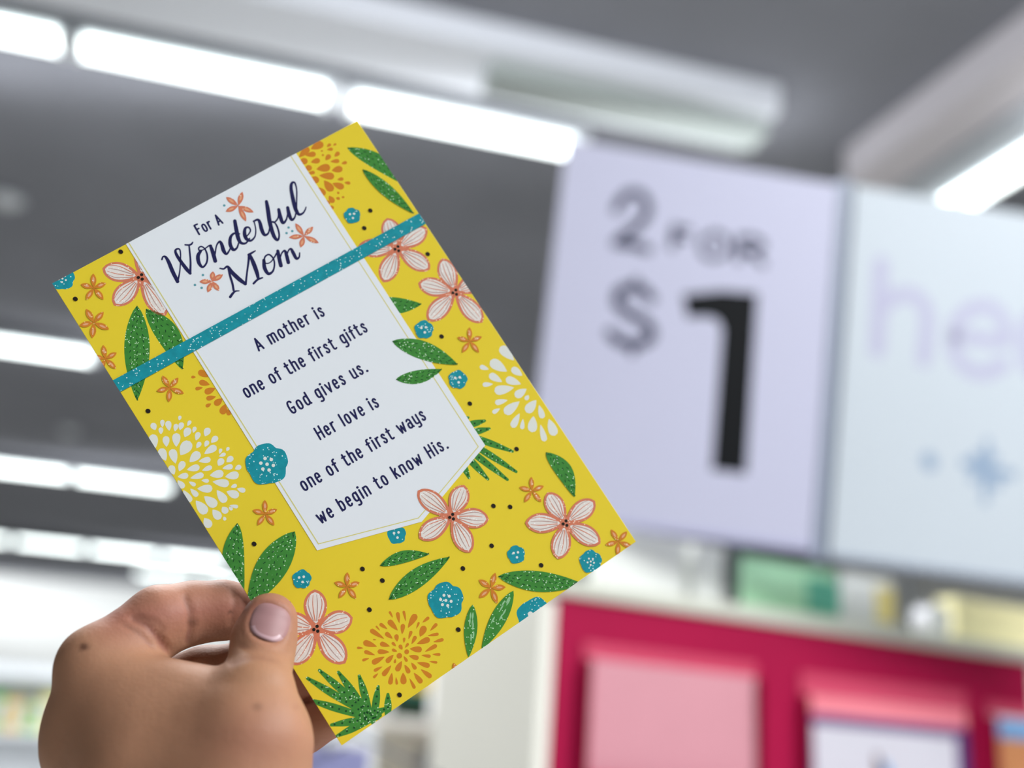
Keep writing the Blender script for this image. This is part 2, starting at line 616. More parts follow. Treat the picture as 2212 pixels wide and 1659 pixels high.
def pocket(px0, px1, pyt, label_card, mcard, art=None, dz=0.05, rows=1, border=None):
    x0, zt = rk(px0, pyt); x1, _ = rk(px1, pyt)
    w = x1 - x0
    o = []
    # shallow tray: rose coloured header strip, side fences and lip
    h = 0.26
    boxobj('header_strip', (x0 - .003, x1 + .003, -.006, -.0005, zt - dz, zt), m_pocket, rack, bev=.0015, label='rose coloured strip above the pocket')
    for xx in (x0 - .003, x1):
        boxobj('pocket_fence', (xx, xx + .003, -.03, -.001, zt - h, zt - dz), m_red, rack)
    boxobj('pocket_lip', (x0 - .003, x1 + .003, -.034, -.03, zt - h, zt - h + .04), m_pocket, rack)
    boxobj('pocket_floor', (x0 - .003, x1 + .003, -.034, -.001, zt - h - .003, zt - h), m_pocket, rack)
    cb = RM @ Matrix.Translation(((x0 + x1) / 2, -.012, zt - h)) @ Matrix.Rotation(math.radians(-1.5), 4, 'X')
    ch = h - dz + .004
    c = empty('greeting_card', cb, label=label_card, cat='greeting card')
    boxobj('card_cover', (-w / 2 + .004, w / 2 - .004, -.0035, -.0015, .0006, ch), mcard, c)
    boxobj('card_back', (-w / 2 + .004, w / 2 - .004, -.0012, -.0002, .0006, ch), m_white, c)
    return c, w, ch, x0, zt


m_pinkc = mat('pale_pink_paper', (200, 140, 151), 0.6, 0.3, var=0.04, scale=12)
m_purp = mat('purple_paper', (84, 46, 108), 0.6, 0.3)
m_whitec = mat('white_paper', (200, 198, 208), 0.6, 0.3, var=0.02)
m_pinkb = mat('salmon_paper', (232, 132, 144), 0.6, 0.3)
m_sky = mat('blue_paper', (96, 160, 214), 0.6, 0.3, var=.1, scale=15)
m_tan = mat('tan_paper', (190, 128, 84), 0.6, 0.3, var=.25, scale=25)
m_brn = mat('brown_print', (96, 62, 60), 0.6, 0.3)
c, wd, ch, _, _ = pocket(1262, 1628, 1388, 'plain pale pink card in the left pocket of the crimson rack', m_pinkc, dz=.03)
c, wd, ch, _, _ = pocket(1728, 2078, 1452, 'purple bordered card with white window in the middle pocket', m_pinkb, dz=.045)


def vcard(c, name, x0, x1, z0, z1, m, y=-.0042):
    return boxobj(name, (x0, x1, y, y + .0006, z0, z1), m, c)


vcard(c, 'border_panel', -wd / 2 + .012, wd / 2 - .004, .0, ch - .035, m_purp)
vcard(c, 'window_panel', -wd / 2 + .022, wd / 2 - .042, .0, ch - .055, m_whitec, -.0049)
bm = bmesh.new()
tube(bm, [(-.04, -.0056, ch - .17), (-.035, -.0056, ch - .13), (-.045, -.0056, ch - .10)], [.006, .012, .004], 8)
for v in bm.verts:
    v.co.y = -.0056 + (v.co.y + .0056) * .04
bmobj('printed_figure', bm, m_brn, c)
bm = bmesh.new()
tube(bm, [(-.015, -.0056, ch - .18), (-.012, -.0056, ch - .14), (-.02, -.0056, ch - .115)], [.008, .011, .004], 8)
for v in bm.verts:
    v.co.y = -.0056 + (v.co.y + .0056) * .04
bmobj('printed_figure', bm, m_sky, c)
c, wd, ch, _, _ = pocket(2128, 2420, 1516, 'card with blue sky over tan ground in the right hand pocket', m_whitec, dz=.03)
vcard(c, 'blue_panel', -wd / 2 + .02, wd / 2 - .01, ch - .045, ch - .012, m_sky)
vcard(c, 'tan_panel', -wd / 2 + .02, wd / 2 - .01, .0, ch - .046, m_tan)

# stock standing on the ledge, behind the lower edge of the signs
ZT = RZ + .0305


def on_ledge(px0, px1, y, name, cat, label, m, h, d=.05, top=None, rnd=0.0, extra=None):
    x0, _ = rk(px0, 1280, y); x1, _ = rk(px1, 1280, y)
    e = empty(name, RM @ Matrix.Translation(((x0 + x1) / 2, y, ZT)), label=label, cat=cat)
    w = (x1 - x0) / 2
    bm = bmesh.new()
    box(bm, -w, w, 0, d, 0, h, bev=rnd or .002)
    bmobj('body', bm, m, e, smooth=bool(rnd))
    return e, w


m_g1 = mat('mint_foil', (176, 226, 184), 0.45, 0.4, var=.06, scale=12)
m_g2 = mat('teal_foil', (96, 178, 150), 0.45, 0.4, var=.1, scale=12)
m_yel = mat('pale_yellow_paper', (244, 236, 184), 0.6, 0.3, var=.03, scale=6)
m_offw = mat('off_white_paper', (228, 230, 226), 0.6, 0.3, var=.03, scale=6)
m_dark = mat('dark_grey_metal', (92, 96, 104), 0.5, 0.4)
e, w_ = on_ledge(1300, 1478, .06, 'paper_box', 'box', 'wide white box at the left end of the rack ledge', m_offw, .1)
boxobj('lid', (-w_ - .003, w_ + .003, -.003, .053, .1, .12), m_offw, e, bev=.001)
e, w_ = on_ledge(1500, 1562, .05, 'paper_box', 'box', 'narrow white box left of the green balloon pack on the ledge', m_offw, .105)
boxobj('lid', (-w_ - .002, w_ + .002, -.002, .052, .105, .118), m_offw, e, bev=.001)


def pack(px0, px1, y, name, cat, label, mb, h, flare=1.0, d=.03, panel=None):
    """a soft pouch: pillow shaped body, crimped seal, printed panel"""
    x0, _ = rk(px0, 1300, y); x1, _ = rk(px1, 1300, y)
    w = (x1 - x0) / 2
    e = empty(name, RM @ Matrix.Translation(((x0 + x1) / 2, y, ZT)), label=label, cat=cat)
    V, Fc = [], []
    n, k = 14, 10
    for s in (-1, 1):
        for j in range(k + 1):
            for i in range(n + 1):
                u, v = i / n * 2 - 1, j / k
                t = max(0, (1 - u ** 4) * math.sin(math.pi * min(1, v * .9 + .12))) ** .6
                V.append((u * w * (1 - .12 * (v - .5) ** 2), d / 2 + s * d / 2 * t, v * h))
    q = (n + 1) * (k + 1)
    for s in range(2):
        for j in range(k):
            for i in range(n):
                a = s * q + j * (n + 1) + i
                f = (a, a + 1, a + n + 2, a + n + 1)
                Fc.append(f if s == 0 else f[::-1])
    meshobj('pouch', V, Fc, mb, e, smooth=True)
    boxobj('seal', (-w * .97, w * .97, d / 2 - .001, d / 2 + .001, h - .002, h + .01), mb, e)
    if panel:
        boxobj('label_panel', (w * panel[1], w * panel[2], -.0015, -.0002, h * .12, h * .85), panel[0], e, bev=.0004)
    return e


pack(1608, 1820, .02, 'balloon_pack', 'packet', 'mint and teal packet in the middle of the rack ledge', m_g1, .095, panel=(m_g2, .25, .93))
pack(1824, 1942, .018, 'gift_packet', 'packet', 'white packet with yellow patch right of the mint packet', m_offw, .1, panel=(mat('butter_print', (240, 222, 140), .5), .15, .8))
bm = bmesh.new()
e = empty('ribbon_spool', RM @ Matrix.Translation((rk(2010, 1320, .05)[0], .05, ZT)), label='round white spool on the ledge beside the pale yellow box', cat='spool')
bmesh.ops.create_cone(bm, cap_ends=True, segments=28, radius1=.036, radius2=.036, depth=.006, matrix=Matrix.Translation((0, -.02, .036)) @ Matrix.Rotation(math.pi / 2, 4, 'X'))
bmobj('flange', bm, m_offw, e)
bm = bmesh.new()
bmesh.ops.create_cone(bm, cap_ends=True, segments=28, radius1=.036, radius2=.036, depth=.006, matrix=Matrix.Translation((0, .02, .036)) @ Matrix.Rotation(math.pi / 2, 4, 'X'))
bmobj('flange', bm, m_offw, e)
bm = bmesh.new()
bmesh.ops.create_cone(bm, cap_ends=True, segments=28, radius1=.03, radius2=.03, depth=.034, matrix=Matrix.Translation((0, 0, .036)) @ Matrix.Rotation(math.pi / 2, 4, 'X'))
bmobj('ribbon_roll', bm, m_whitec, e)
e, w_ = on_ledge(2062, 2330, .03, 'stationery_box', 'box', 'pale yellow box at the right end of the rack ledge', m_yel, .09)
boxobj('lid', (-w_ - .003, w_ + .003, -.003, .053, .07, .095), m_yel, e, bev=.001)
for px, lb in ((1590, 'dark upright rod holding the price sign, left of the mint packet'), (1962, 'dark upright rod holding the header sign, between white packet and spool')):
    x, _ = rk(px, 1270, .1)
    e = empty('display_rod', RM @ Matrix.Translation((x, .1, ZT)), label=lb, cat='rod')
    bm = bmesh.new(); tube(bm, [(0, 0, .004), (0, 0, .38)], .007, 12); bmobj('rod', bm, m_dark, e, smooth=True)
    ye = .0918 - .394 * (x + .0285) - .036 + .016 - .1        # reach from the rod to the back of the sign
    bm = bmesh.new(); tube(bm, [(0, 0, .35), (0, ye, .35)], .005, 8); bmobj('sign_arm', bm, m_dark, e, smooth=True)
    boxobj('foot', (-.02, .02, -.02, .02, 0, .004), m_dark, e, bev=.001)

# ------------------------------------------------------------------ fittings seen below the card
GD = at(1000, 1600, 3.2)
GM = ROOM.copy(); GM.translation = Vector((GD.x, GD.y, 0))
GI = GM.inverted()


def gk(px, py, y=0.0):
    q = GI @ hit(px, py, GM @ Vector((0, y, 0)), D2)
    return q.x, q.z


gon = empty('gondola_shelf', GM, label='white and cream shelving unit seen under the card corner', cat='shelving')
xl, _ = gk(560, 1500); xr, zr = gk(1188, 1540)
_, zs = gk(1000, 1562)
_, ztop = gk(1010, 1345)
xb0, _ = gk(880, 1450)
boxobj('back_panel', (xb0, xr, .42, .44, .2, zs - .01), m_cream, gon)
boxobj('header_board', (xb0, xr - .04, .25, .262, zs + .02, ztop + .1), mat('white_board', (246, 246, 248), .5, .3), gon, bev=.002, label='white header board')
boxobj('shelf_board', (xb0 - .14, xr, .0, .42, zs - .025, zs), m_cream, gon, bev=.003)
boxobj('shelf_board', (xb0 - .14, xr, .0, .42, zs - .40, zs - .38), m_cream, gon, bev=.003)
boxobj('upright', (xr - .035, xr, .26, .3, 0, ztop + .2), m_cream, gon, bev=.003)
boxobj('upright', (xb0 - .16, xb0 - .13, .38, .42, 0, zs), m_cream, gon, bev=.003)
bx, bz = gk(900, 1530, .12)
m_dg = mat('dark_green_foil', (14, 44, 30), .3, .5, var=.3, scale=15)
m_gold = mat('gold_yellow_foil', (206, 176, 60), .3, .5, var=.2, scale=15)
m_teal2 = mat('teal_band', (20, 110, 96), .3, .5)
e = empty('gift_bag', GM @ Matrix.Translation((bx - .015, .10, zs)), label='dark green gift bag with gold and teal bands under the card', cat='gift bag')
boxobj('bag_body', (-.055, .045, 0, .05, .001, .065), m_dg, e, bev=.004)
boxobj('teal_band', (-.055, .045, 0.0, .05, .065, .078), m_teal2, e, bev=.003)
boxobj('gold_band', (-.055, .045, 0.0, .05, .078, .15), m_gold, e, bev=.003)
bx, bz = gk(1050, 1625, .05)
m_pk = mat('pink_foil', (232, 150, 164), .5, .3, var=.15, scale=10)
m_gr = mat('mid_grey_foil', (112, 120, 122), .5, .3, var=.15, scale=10)
sz = zs - .38
e = empty('gift_bag', GM @ Matrix.Translation((bx, .04, sz)), label='pink gift bag on the lower shelf left of the crimson rack', cat='gift bag')
hh = min(bz - sz + .03, .30)
bm = bmesh.new(); box(bm, -.065, .055, 0, .06, .001, hh, bev=.01); bmobj('bag_body', bm, m_pk, e)
bm = bmesh.new(); tube(bm, [(-.03, .03, hh - .005), (-.02, .03, hh + .03), (0, .03, hh + .04), (.02, .03, hh + .03), (.03, .03, hh - .005)], .002, 6)
bmobj('handle', bm, m_pk, e, smooth=True)
bx, bz = gk(950, 1630, .05)
e = empty('gift_bag', GM @ Matrix.Translation((bx, .04, sz)), label='grey gift bag beside the pink one on the lower shelf', cat='gift bag')
hh = min(bz - sz + .015, .31)
bm = bmesh.new(); box(bm, -.05, .045, 0, .06, .001, hh, bev=.008); bmobj('bag_body', bm, m_gr, e)
bm = bmesh.new(); tube(bm, [(-.03, .03, hh - .005), (-.02, .03, hh + .02), (0, .03, hh + .028), (.02, .03, hh + .02), (.03, .03, hh - .005)], .002, 6)
bmobj('handle', bm, m_gr, e, smooth=True)
# hanging cord
bm = bmesh.new()
pts = [at(1152, 1230, 2.75), at(1150, 1330, 2.75), at(1140, 1420, 2.75), at(1122, 1540, 2.75), at(1112, 1660, 2.75), at(1108, 1900, 2.75)]
tube(bm, pts, .007, 10)
o = bmobj('hanging_cord', bm, mat('grey_cord', (112, 114, 110), .6), smooth=True)
tag(o, 'thin dark cord hanging beside the left edge of the crimson rack', 'cord')
# wire rail with price tag low beside the fingers
rail = empty('peg_rail', at(710, 1602, 1.3), label='dark wire rail low between fingers and card corner', cat='rail')
rl = rail.matrix_world.inverted()
bm = bmesh.new(); tube(bm, [rl @ at(500, 1655, 1.3), rl @ at(760, 1584, 1.3), rl @ at(1000, 1700, 1.9)], .0022, 8); bmobj('wire', bm, m_dark, rail, smooth=True)
bm = bmesh.new(); tube(bm, [rl @ at(704, 1600, 1.3), rl @ at(704, 1622, 1.3), rl @ at(712, 1630, 1.29)], .002, 8); bmobj('hook', bm, m_dark, rail, smooth=True)
e = empty('price_tag', at(725, 1665, 1.32), label='lavender price tag at the bottom edge below the wire rail', cat='price tag')
r3 = ROOM.to_3x3().to_4x4()
boxobj('tag_plate', (-.036, .034, 0, .002, -.05, .023), mat('lavender_card', (140, 142, 184), .5), e, mw=r3, bev=.0006)
boxobj('tag_holder', (-.038, .036, .002, .004, -.052, .027), m_whitec, e, mw=r3, bev=.0006)
e = empty('price_tag', at(690, 1590, 1.75), label='white tag just above the wire rail at the card corner', cat='price tag')
boxobj('tag_plate', (-.09, .085, 0, .003, -.09, .02), m_white, e, mw=r3, bev=.0006)
boxobj('tag_clip', (-.01, .01, -.002, .005, .015, .03), m_dark, e, mw=r3)

# far aisle shelving at the left, behind the hand
LD = at(0, 1560, 6.5)
LM = ROOM.copy(); LM.translation = Vector((LD.x, LD.y, 0))
LI = LM.inverted()


def lk(px, py, y=0.0):
    q = LI @ hit(px, py, LM @ Vector((0, y, 0)), D2)
    return q.x, q.z


far = empty('aisle_shelf', LM, label='white aisle shelving stocked with green packets at the left edge', cat='shelving')
x0, _ = lk(-500, 1560); x1, _ = lk(620, 1560)
_, z1 = lk(0, 1568); _, z2 = lk(0, 1450)
boxobj('back_panel', (x0, x1, .3, .33, .1, z2 + .05), m_white, far)
for z in (z1 - .02, z1 - .5, z1 - 1.0, z2):
    boxobj('shelf_board', (x0, x1, 0 if z != z2 else .1, .3, z - .03, z), m_white, far, bev=.004)
for x in (x0 + .01, x1 - .04):
    boxobj('upright', (x, x + .03, 0.0, .34, 0, z2 + .08), m_white, far)
cols = [((86, 168, 84), 'green'), ((222, 182, 92), 'amber'), ((120, 190, 120), 'light green'), ((232, 226, 150), 'pale yellow'),
        ((100, 180, 110), 'leaf green'), ((220, 190, 110), 'sand'), ((90, 180, 150), 'teal'), ((238, 234, 190), 'cream')]
x = lk(-40, 1520)[0]
i = 0
pm = {}
xe = lk(260, 1520)[0]
where = ['cut by the left edge of the photo', 'second from the left edge', 'third from the left edge', 'fourth from the left edge', 'just left of the hand',
         'hidden edge behind the knuckle', 'behind the knuckle', 'far behind the hand']
while x < xe and i < 8:
    wv = [.11, .10, .08, .10, .12, .09, .11, .1][i]
    rgb, nm = cols[i]
    hgt = [.19, .16, .13, .2, .17, .15, .2, .18][i]
    mm = mat(nm.replace(' ', '_') + '_carton', rgb, .5, .3, var=.15, scale=14)
    e = empty('carton', LM @ Matrix.Translation((x + wv / 2, .06, z1 - .02)), label=f'{nm} carton on the far aisle shelf, {where[i]}', cat='carton', group='cartons on the far aisle shelf')
    boxobj('carton_body', (-wv / 2 + .004, wv / 2 - .004, 0, .12, .001, hgt), mm, e, bev=.003)
    boxobj('front_label', (-wv / 2 + .02, wv / 2 - .02, -.002, -.0003, hgt * .3, hgt * .75), m_whitec, e)
    x += wv
    i += 1

# ------------------------------------------------------------------ the held greeting card
CMX, CW, CH, CP = rect_pose([(108, 612), (770, 264), (1378, 1170), (740, 1606)], 0.121)
# keep the homography's own corners: local rectangle of the card
cp = Plane2D(CMX)
PX = 0.415 / F                     # size of one photograph pixel on the card
xs = [cp(*c) for c in ((108, 612), (770, 264), (1378, 1170), (740, 1606))]
R = ((xs[0][0] + xs[3][0]) / 2, (xs[1][0] + xs[2][0]) / 2, (xs[2][1] + xs[3][1]) / 2, (xs[0][1] + xs[1][1]) / 2)
card = empty('greeting_card', CMX, label='yellow floral card with teal band and a verse for Mom, held up in the hand', cat='greeting card')
m_yellow = mat('yellow_card_stock', (238, 212, 52), 0.5, 0.25, var=0.04, scale=15)
m_panel = mat('white_card_stock', (236, 241, 246), 0.5, 0.25, var=0.01, scale=30)
m_yline = mat('fine_yellow_line', (222, 214, 128), 0.5, 0.25)
m_ink = mat('navy_ink', (30, 31, 82), 0.5, 0.25)
m_teal = glitter('teal_glitter', (22, 148, 162), (215, 245, 245), 1900, .12)
m_green = glitter('green_glitter', (64, 138, 56), (210, 242, 205), 2000, .13, .3)
m_coral = glitter('coral_glitter', (218, 128, 98), (250, 214, 190), 1700, .14, .12)
m_orange = glitter('orange_glitter', (214, 132, 44), (250, 214, 150), 1700, .12, .15)
m_petal = glitter('petal_white_glitter', (236, 229, 222), (252, 250, 246), 1700, .15, .08)
m_streak = mat('petal_streak', (190, 150, 142), 0.5, 0.2)
m_dark_green = mat('dark_green_ink', (28, 74, 40), 0.5, 0.2)
m_light_green = mat('pale_green_ink', (150, 200, 150), 0.5, 0.2)
m_drop = mat('orange_ink', (212, 132, 40), 0.5, 0.2, var=.06, scale=200)
m_dropw = mat('white_ink', (230, 233, 226), 0.5, 0.2)
m_blk = mat('brown_black_ink', (38, 30, 26), 0.5, 0.2)

bm = bmesh.new(); box(bm, R[0], R[1], R[2], R[3], -.00035, 0, bev=.0001)
bmobj('front_cover', bm, m_yellow, card)
bm = bmesh.new()
bq = [(R[0], -.0005), (R[1] - .001, -.0022), (R[1] - .001, -.0025), (R[0], -.0009)]
a = [[bm.verts.new((x, y, z)) for x, z in bq] for y in (R[2] + .0006, R[3] - .0006)]
for k in range(4):
    bm.faces.new((a[0][k], a[0][(k + 1) % 4], a[1][(k + 1) % 4], a[1][k]))
bm.faces.new(a[0]); bm.faces.new(a[1][::-1])
bmobj('back_cover', bm, mat('white_card_back', (224, 224, 220), .6), card)


def pr(name, groups, **kw):
    return printed(name, groups, card, R, **kw)


def lp(pts):
    return [cp(*p) for p in pts]


def vlen(a, b):
    return math.hypot(b[0] - a[0], b[1] - a[1])


def leafpoly(a, b, w, bend=0.0, n=14, tipw=0.0, peak=.45):
    """lens shape between local points a, b"""
    a, b = np.array(a), np.array(b)
    d = b - a; q = np.array([-d[1], d[0]]); L = np.linalg.norm(d); q /= L
    s1, s2 = [], []
    for i in range(n + 1):
        t = i / n
        tt = t ** (math.log(.5) / math.log(peak))
        h = math.sin(math.pi * tt) ** .85 * w / 2 + tipw * w / 2
        c = a + d * t + q * (bend * math.sin(math.pi * t))
        s1.append(tuple(c + q * h)); s2.append(tuple(c - q * h))
    return s1 + s2[::-1]


def fan(poly):
    c = (sum(p[0] for p in poly) / len(poly), sum(p[1] for p in poly) / len(poly))
    return [[c, poly[i], poly[(i + 1) % len(poly)]] for i in range(len(poly))]


def teardrop(a, b, w, n=14):
    """narrow end a, round end at b (b = extreme)"""
    a, b = np.array(a), np.array(b)
    d = b - a; L = np.linalg.norm(d); u = d / L; q = np.array([-u[1], u[0]])
    r = min(w / 2, L * .48)
    out = []
    s1, s2 = [], []
    for i in range(n + 1):
        t = i / n
        x = t * L
        xc = L - r * 1.15
        if x <= xc:
            h = r * (math.sin(math.pi / 2 * (x / xc))) ** .85
        else:
            h = r * math.sqrt(max(0, 1 - ((x - xc) / (L - xc)) ** 2))
        s1.append(tuple(a + u * x + q * h)); s2.append(tuple(a + u * x - q * h))
    return s1 + s2[::-1][1:-1]


def petal(a, b, w):
    """full rounded petal: narrow at the heart a, blunt at b"""
    a, b = np.array(a), np.array(b)
    d = b - a; L = np.linalg.norm(d); q = np.array([-d[1], d[0]]) / L
    s1, s2 = [], []
    for i in range(19):
        t = i / 18
        h = (math.sin(math.pi * t ** 1.15)) ** .62 * w / 2 * (.82 + .25 * t) if 0 < t < 1 else 0
        s1.append(tuple(a + d * t + q * h)); s2.append(tuple(a + d * t - q * h))
    return s1 + s2[::-1][1:-1]


LAY = dict(under=1, panel=13, line=14, over=18, ribbon=30, ink=15)

# --- white text panel and its fine line
outer = lp([(268, 521), (638, 331), (1048, 962), (955, 1066), (911, 1127), (685, 1189)])
outer = [outer[0], outer[1], outer[2], outer[4], outer[5]]
tl = cp(262, 511); tr = cp(631, 318)
pr('text_panel', [(fan([tl] + [tr] + outer[2:]), m_panel, LAY['panel'])], label='white panel with pointed lower edge')
ln = [(271, 513), (406, 729), (688, 1175), (904, 1119), (1033, 965), (628, 337), (624, 329)]
pr('panel_line', [(stroke([(*cp(*p), 2.0 * PX) for p in ln], False), m_yline, LAY['line'])])


# --- big five-petalled flowers
def flower(c, tips, layer, wpx=46):
    C = cp(*c)
    out, inn, stk, stk2 = [], [], [], []
    for t in tips:
        T = cp(*t)
        L = vlen(C, T)
        w = min(wpx * PX, L * .66)
        d = ((T[0] - C[0]) / L, (T[1] - C[1]) / L)
        out += lift(fan(petal(C, T, w)))
        a = (C[0] + d[0] * L * .13, C[1] + d[1] * L * .13)
        b = (C[0] + d[0] * L * .93, C[1] + d[1] * L * .93)
        inn += fan(petal(a, b, w * .77))
        q = (-d[1], d[0])
        for k, s in enumerate((-.24, -.08, .09, .25)):
            m = (C[0] + d[0] * L * .6 + q[0] * w * s * 1.15, C[1] + d[1] * L * .6 + q[1] * w * s * 1.15)
            e0 = (C[0] + d[0] * L * .2 + q[0] * w * s * .4, C[1] + d[1] * L * .2 + q[1] * w * s * .4)
            e1 = (C[0] + d[0] * L * .86 + q[0] * w * s * .85, C[1] + d[1] * L * .86 + q[1] * w * s * .85)
            (stk if k % 2 else stk2).extend(stroke([(*e0, 2.0 * PX), (*m, 1.5 * PX), (*e1, .8 * PX)], n=4))
    dots = [disc(C[0] + x * PX, C[1] + y * PX, 3.6 * PX) for x, y in ((-5, 1), (4, 3), (0, -6))]
    pr('printed_flower', [(out, m_coral, layer), (inn, m_petal, layer + 4), (stk, m_streak, layer + 5), (stk2, m_coral, layer + 5), ([disc(*C, 9 * PX)], m_coral, layer + 9), (dots, m_blk, layer + 10)])


flower((304, 598), [(221, 580), (246, 660), (358, 682), (370, 580), (320, 520)], LAY['under'])
flower((858, 537), [(836, 471), (772, 535), (828, 610), (929, 582), (922, 492)], LAY['under'])
flower((983, 631), [(903, 612), (924, 693), (1042, 697), (955, 558), (1046, 600)], LAY['under'])
flower((976, 1116), [(902, 1060), (1003, 1048), (1056, 1122), (1016, 1194), (905, 1163)], LAY['over'])
flower((1221, 1130), [(1182, 1064), (1285, 1082), (1297, 1174), (1205, 1208), (1134, 1130)], LAY['over'])
flower((683, 1358), [(680, 1273), (762, 1334), (746, 1433), (630, 1436), (606, 1340)], LAY['under'], 50)


# --- small starry blossoms
def star(c, r, ang, m, layer, tips=None):
    C = cp(*c)
    g, g2 = [], []
    for k in range(5):
        if tips:
            t = tips[k]
        else:
            a = math.radians(ang + 72 * k)
            rr = r * (1, .92, 1.06, 1.0, .95)[k]
            t = (c[0] + rr * math.cos(a), c[1] + rr * math.sin(a))
        T = cp(*t)
        g += lift([leafpoly(C, T, 11.5 * PX * r / 31, 0, 10, peak=.55)])
        M0 = (C[0] + (T[0] - C[0]) * .35, C[1] + (T[1] - C[1]) * .35)
        M1 = (C[0] + (T[0] - C[0]) * .8, C[1] + (T[1] - C[1]) * .8)
        g2 += [leafpoly(M0, M1, 4.5 * PX, 0, 6)]
    light = m_star2
    pr('printed_star_flower', [(g, m, layer), (g2, light, layer + 3)])


m_star2 = glitter('pale_coral_glitter', (236, 172, 130), (252, 236, 214), 1700, .15, .1)
for c, r, a in [((203, 622), 31, -93), ((203, 697), 34, -120), ((228, 775), 30, -100), ((367, 838), 31, -122), ((573, 1110), 30, -92),
                ((750, 1267), 31, -90), ((1061, 1270), 34, -75), ((1149, 1060), 30, -93), ((1336, 1170), 31, -122), ((1015, 737), 30, -92),
                ((990, 1462), 32, -110)]:
    star(c, r, a, m_orange, LAY['over'])
A_ = lambda x, y: (330 + x * .1688, 380 + y * .1688)
for c, tips in [((1095, 385), [(1148, 205), (1292, 467), (1195, 585), (933, 458), (938, 272)]),
                ((1935, 770), [(1825, 608), (2052, 652), (2125, 860), (1893, 918), (1743, 790)]),
                ((760, 1350), [(770, 1222), (898, 1262), (850, 1472), (703, 1492), (598, 1355)])]:
    star(A_(*c), 31, 0, m_coral, LAY['over'], [A_(*t) for t in tips])
dd = [disc(*cp(*A_(x, y)), 2.8 * PX) for x, y in ((915, 380), (1712, 733), (1785, 708), (1738, 662), (642, 1270), (540, 1397), (626, 1434))]
pr('printed_teal_dots', [(dd, mat('soft_teal_ink', (96, 160, 172), .5), LAY['ink'])])


# --- teal blossoms
def teal(c, r, layer, dots=5, ph=0.0, name='printed_teal_flower'):
    C = cp(*c)
    poly = []
    for k in range(60):
        t = 2 * math.pi * k / 60
        rr = r * PX * (.9 + .13 * abs(math.cos(2.5 * t + ph)) + .02 * math.sin(9 * t))
        poly.append((C[0] + rr * math.cos(t), C[1] + rr * math.sin(t)))
    s = r * PX
    if dots >= 5:
        pts = [(0, 0)] + [(.3 * math.cos(x), .3 * math.sin(x)) for x in np.arange(dots) * 2 * math.pi / dots + .3]
        rd = .085
    else:
        pts = [(-.15, .3), (.3, .1), (-.1, -.3)]; rd = .14
    pr(name, [(fan(poly), m_teal, layer), ([disc(C[0] + s * x, C[1] + s * y, s * rd) for x, y in pts], m_dropw, layer + 2)])


for c, r, l, d, ph in [((135, 602), 25, 'under', 5, .4), ((761, 466), 18.5, 'over', 3, 0), ((916, 712), 21, 'over', 3, .6), ((989, 820), 21, 'over', 3, 1),
                       ((577, 1003), 44, 'over', 6, .2), ((652, 1251), 19.5, 'over', 3, .8), ((857, 1155), 20, 'under', 3, .3), ((1115, 1198), 19.5, 'over', 3, .1),
                       ((1276, 1213), 25, 'over', 5, .5), ((963, 1297), 38, 'over', 6, .3), ((1158, 1334), 42, 'under', 1, .9)]:
    teal(c, r, LAY[l], d, ph)

# --- dots
bd = [(261, 544), (163, 646), (800, 455), (787, 493), (924, 549), (954, 727), (1015, 872), (320, 888), (1116, 970), (1066, 1093), (1102, 1095), (549, 1175),
      (1062, 1179), (783, 1229), (826, 1254), (1000, 1228), (1169, 1221), (624, 1303), (798, 1317), (990, 1360), (863, 1501)]
for p in bd:
    C = cp(*p)
    pr('printed_dot', [([disc(*C, 4.6 * PX, 12, 5.4 * PX, .3)], m_blk, LAY['over'])])


# --- leaves
def leaf(a, b, w, layer, bend=0, light=False, peak=.45, dash=True):
    a, b = cp(*a), cp(*b)
    P = leafpoly(a, b, w * PX, bend * PX, 18, peak=peak)
    g = [(fan(P), m_green, layer)]
    a_, b_ = np.array(a), np.array(b)
    d = b_ - a_; L = np.linalg.norm(d); u = d / L; q = np.array([-u[1], u[0]])
    ds = []
    rnd = random.Random(int(abs(a[0] * 1e5)))
    if light:
        for k in range(7):
            t = rnd.uniform(.15, .8); s = rnd.uniform(-.28, .28)
            c = a_ + d * t + q * (s * w * PX * math.sin(math.pi * t) + bend * PX * math.sin(math.pi * t))
            ds += [leafpoly(tuple(c - u * 9 * PX), tuple(c + u * 9 * PX), 3.6 * PX, 0, 5)]
        g.append((ds, m_light_green, layer + 1))
    elif dash:
        n = max(3, int(L / PX / 13))
        for j in (-1, 0, 1):
            for k in range(n):
                t = (k + .5 + .25 * j) / n
                c = a_ + d * t + q * (j * .27 * w * PX * math.sin(math.pi * t) + bend * PX * math.sin(math.pi * t))
                v = u * .8 + q * (.35 * (j or rnd.choice((-1, 1))))
                ds += stroke([(*(c - v * 2.6 * PX), 1.8 * PX), (*(c + v * 2.6 * PX), 1.5 * PX)], False)
        g.append((ds, m_dark_green, layer + 1))
    pr('printed_leaf', g)


U, O = LAY['under'], LAY['over']
leaf((296, 660), (296, 866), 52, U)
leaf((315, 667), (394, 799), 48, U, 12)
leaf((750, 319), (884, 404), 38, U, 11)
leaf((783, 366), (894, 462), 29, O, 0)
leaf((800, 652), (911, 657), 38, U, -6)
leaf((847, 737), (989, 788), 42, O, 4)
leaf((855, 820), (955, 798), 30, O, -5)
leaf((1179, 977), (1241, 1074), 38, O, 12)
leaf((821, 1222), (928, 1197), 26, O, 7)
leaf((840, 1295), (972, 1203), 40, O, 3)
leaf((1076, 1245), (1260, 1262), 44, O, -3)
leaf((1021, 1306), (1012, 1420), 28, O, 0, True)
leaf((1109, 1276), (1040, 1404), 34, O, 0, True)
leaf((513, 1130), (526, 1290), 44, O, -14)
leaf((637, 1148), (535, 1312), 64, O, -2)


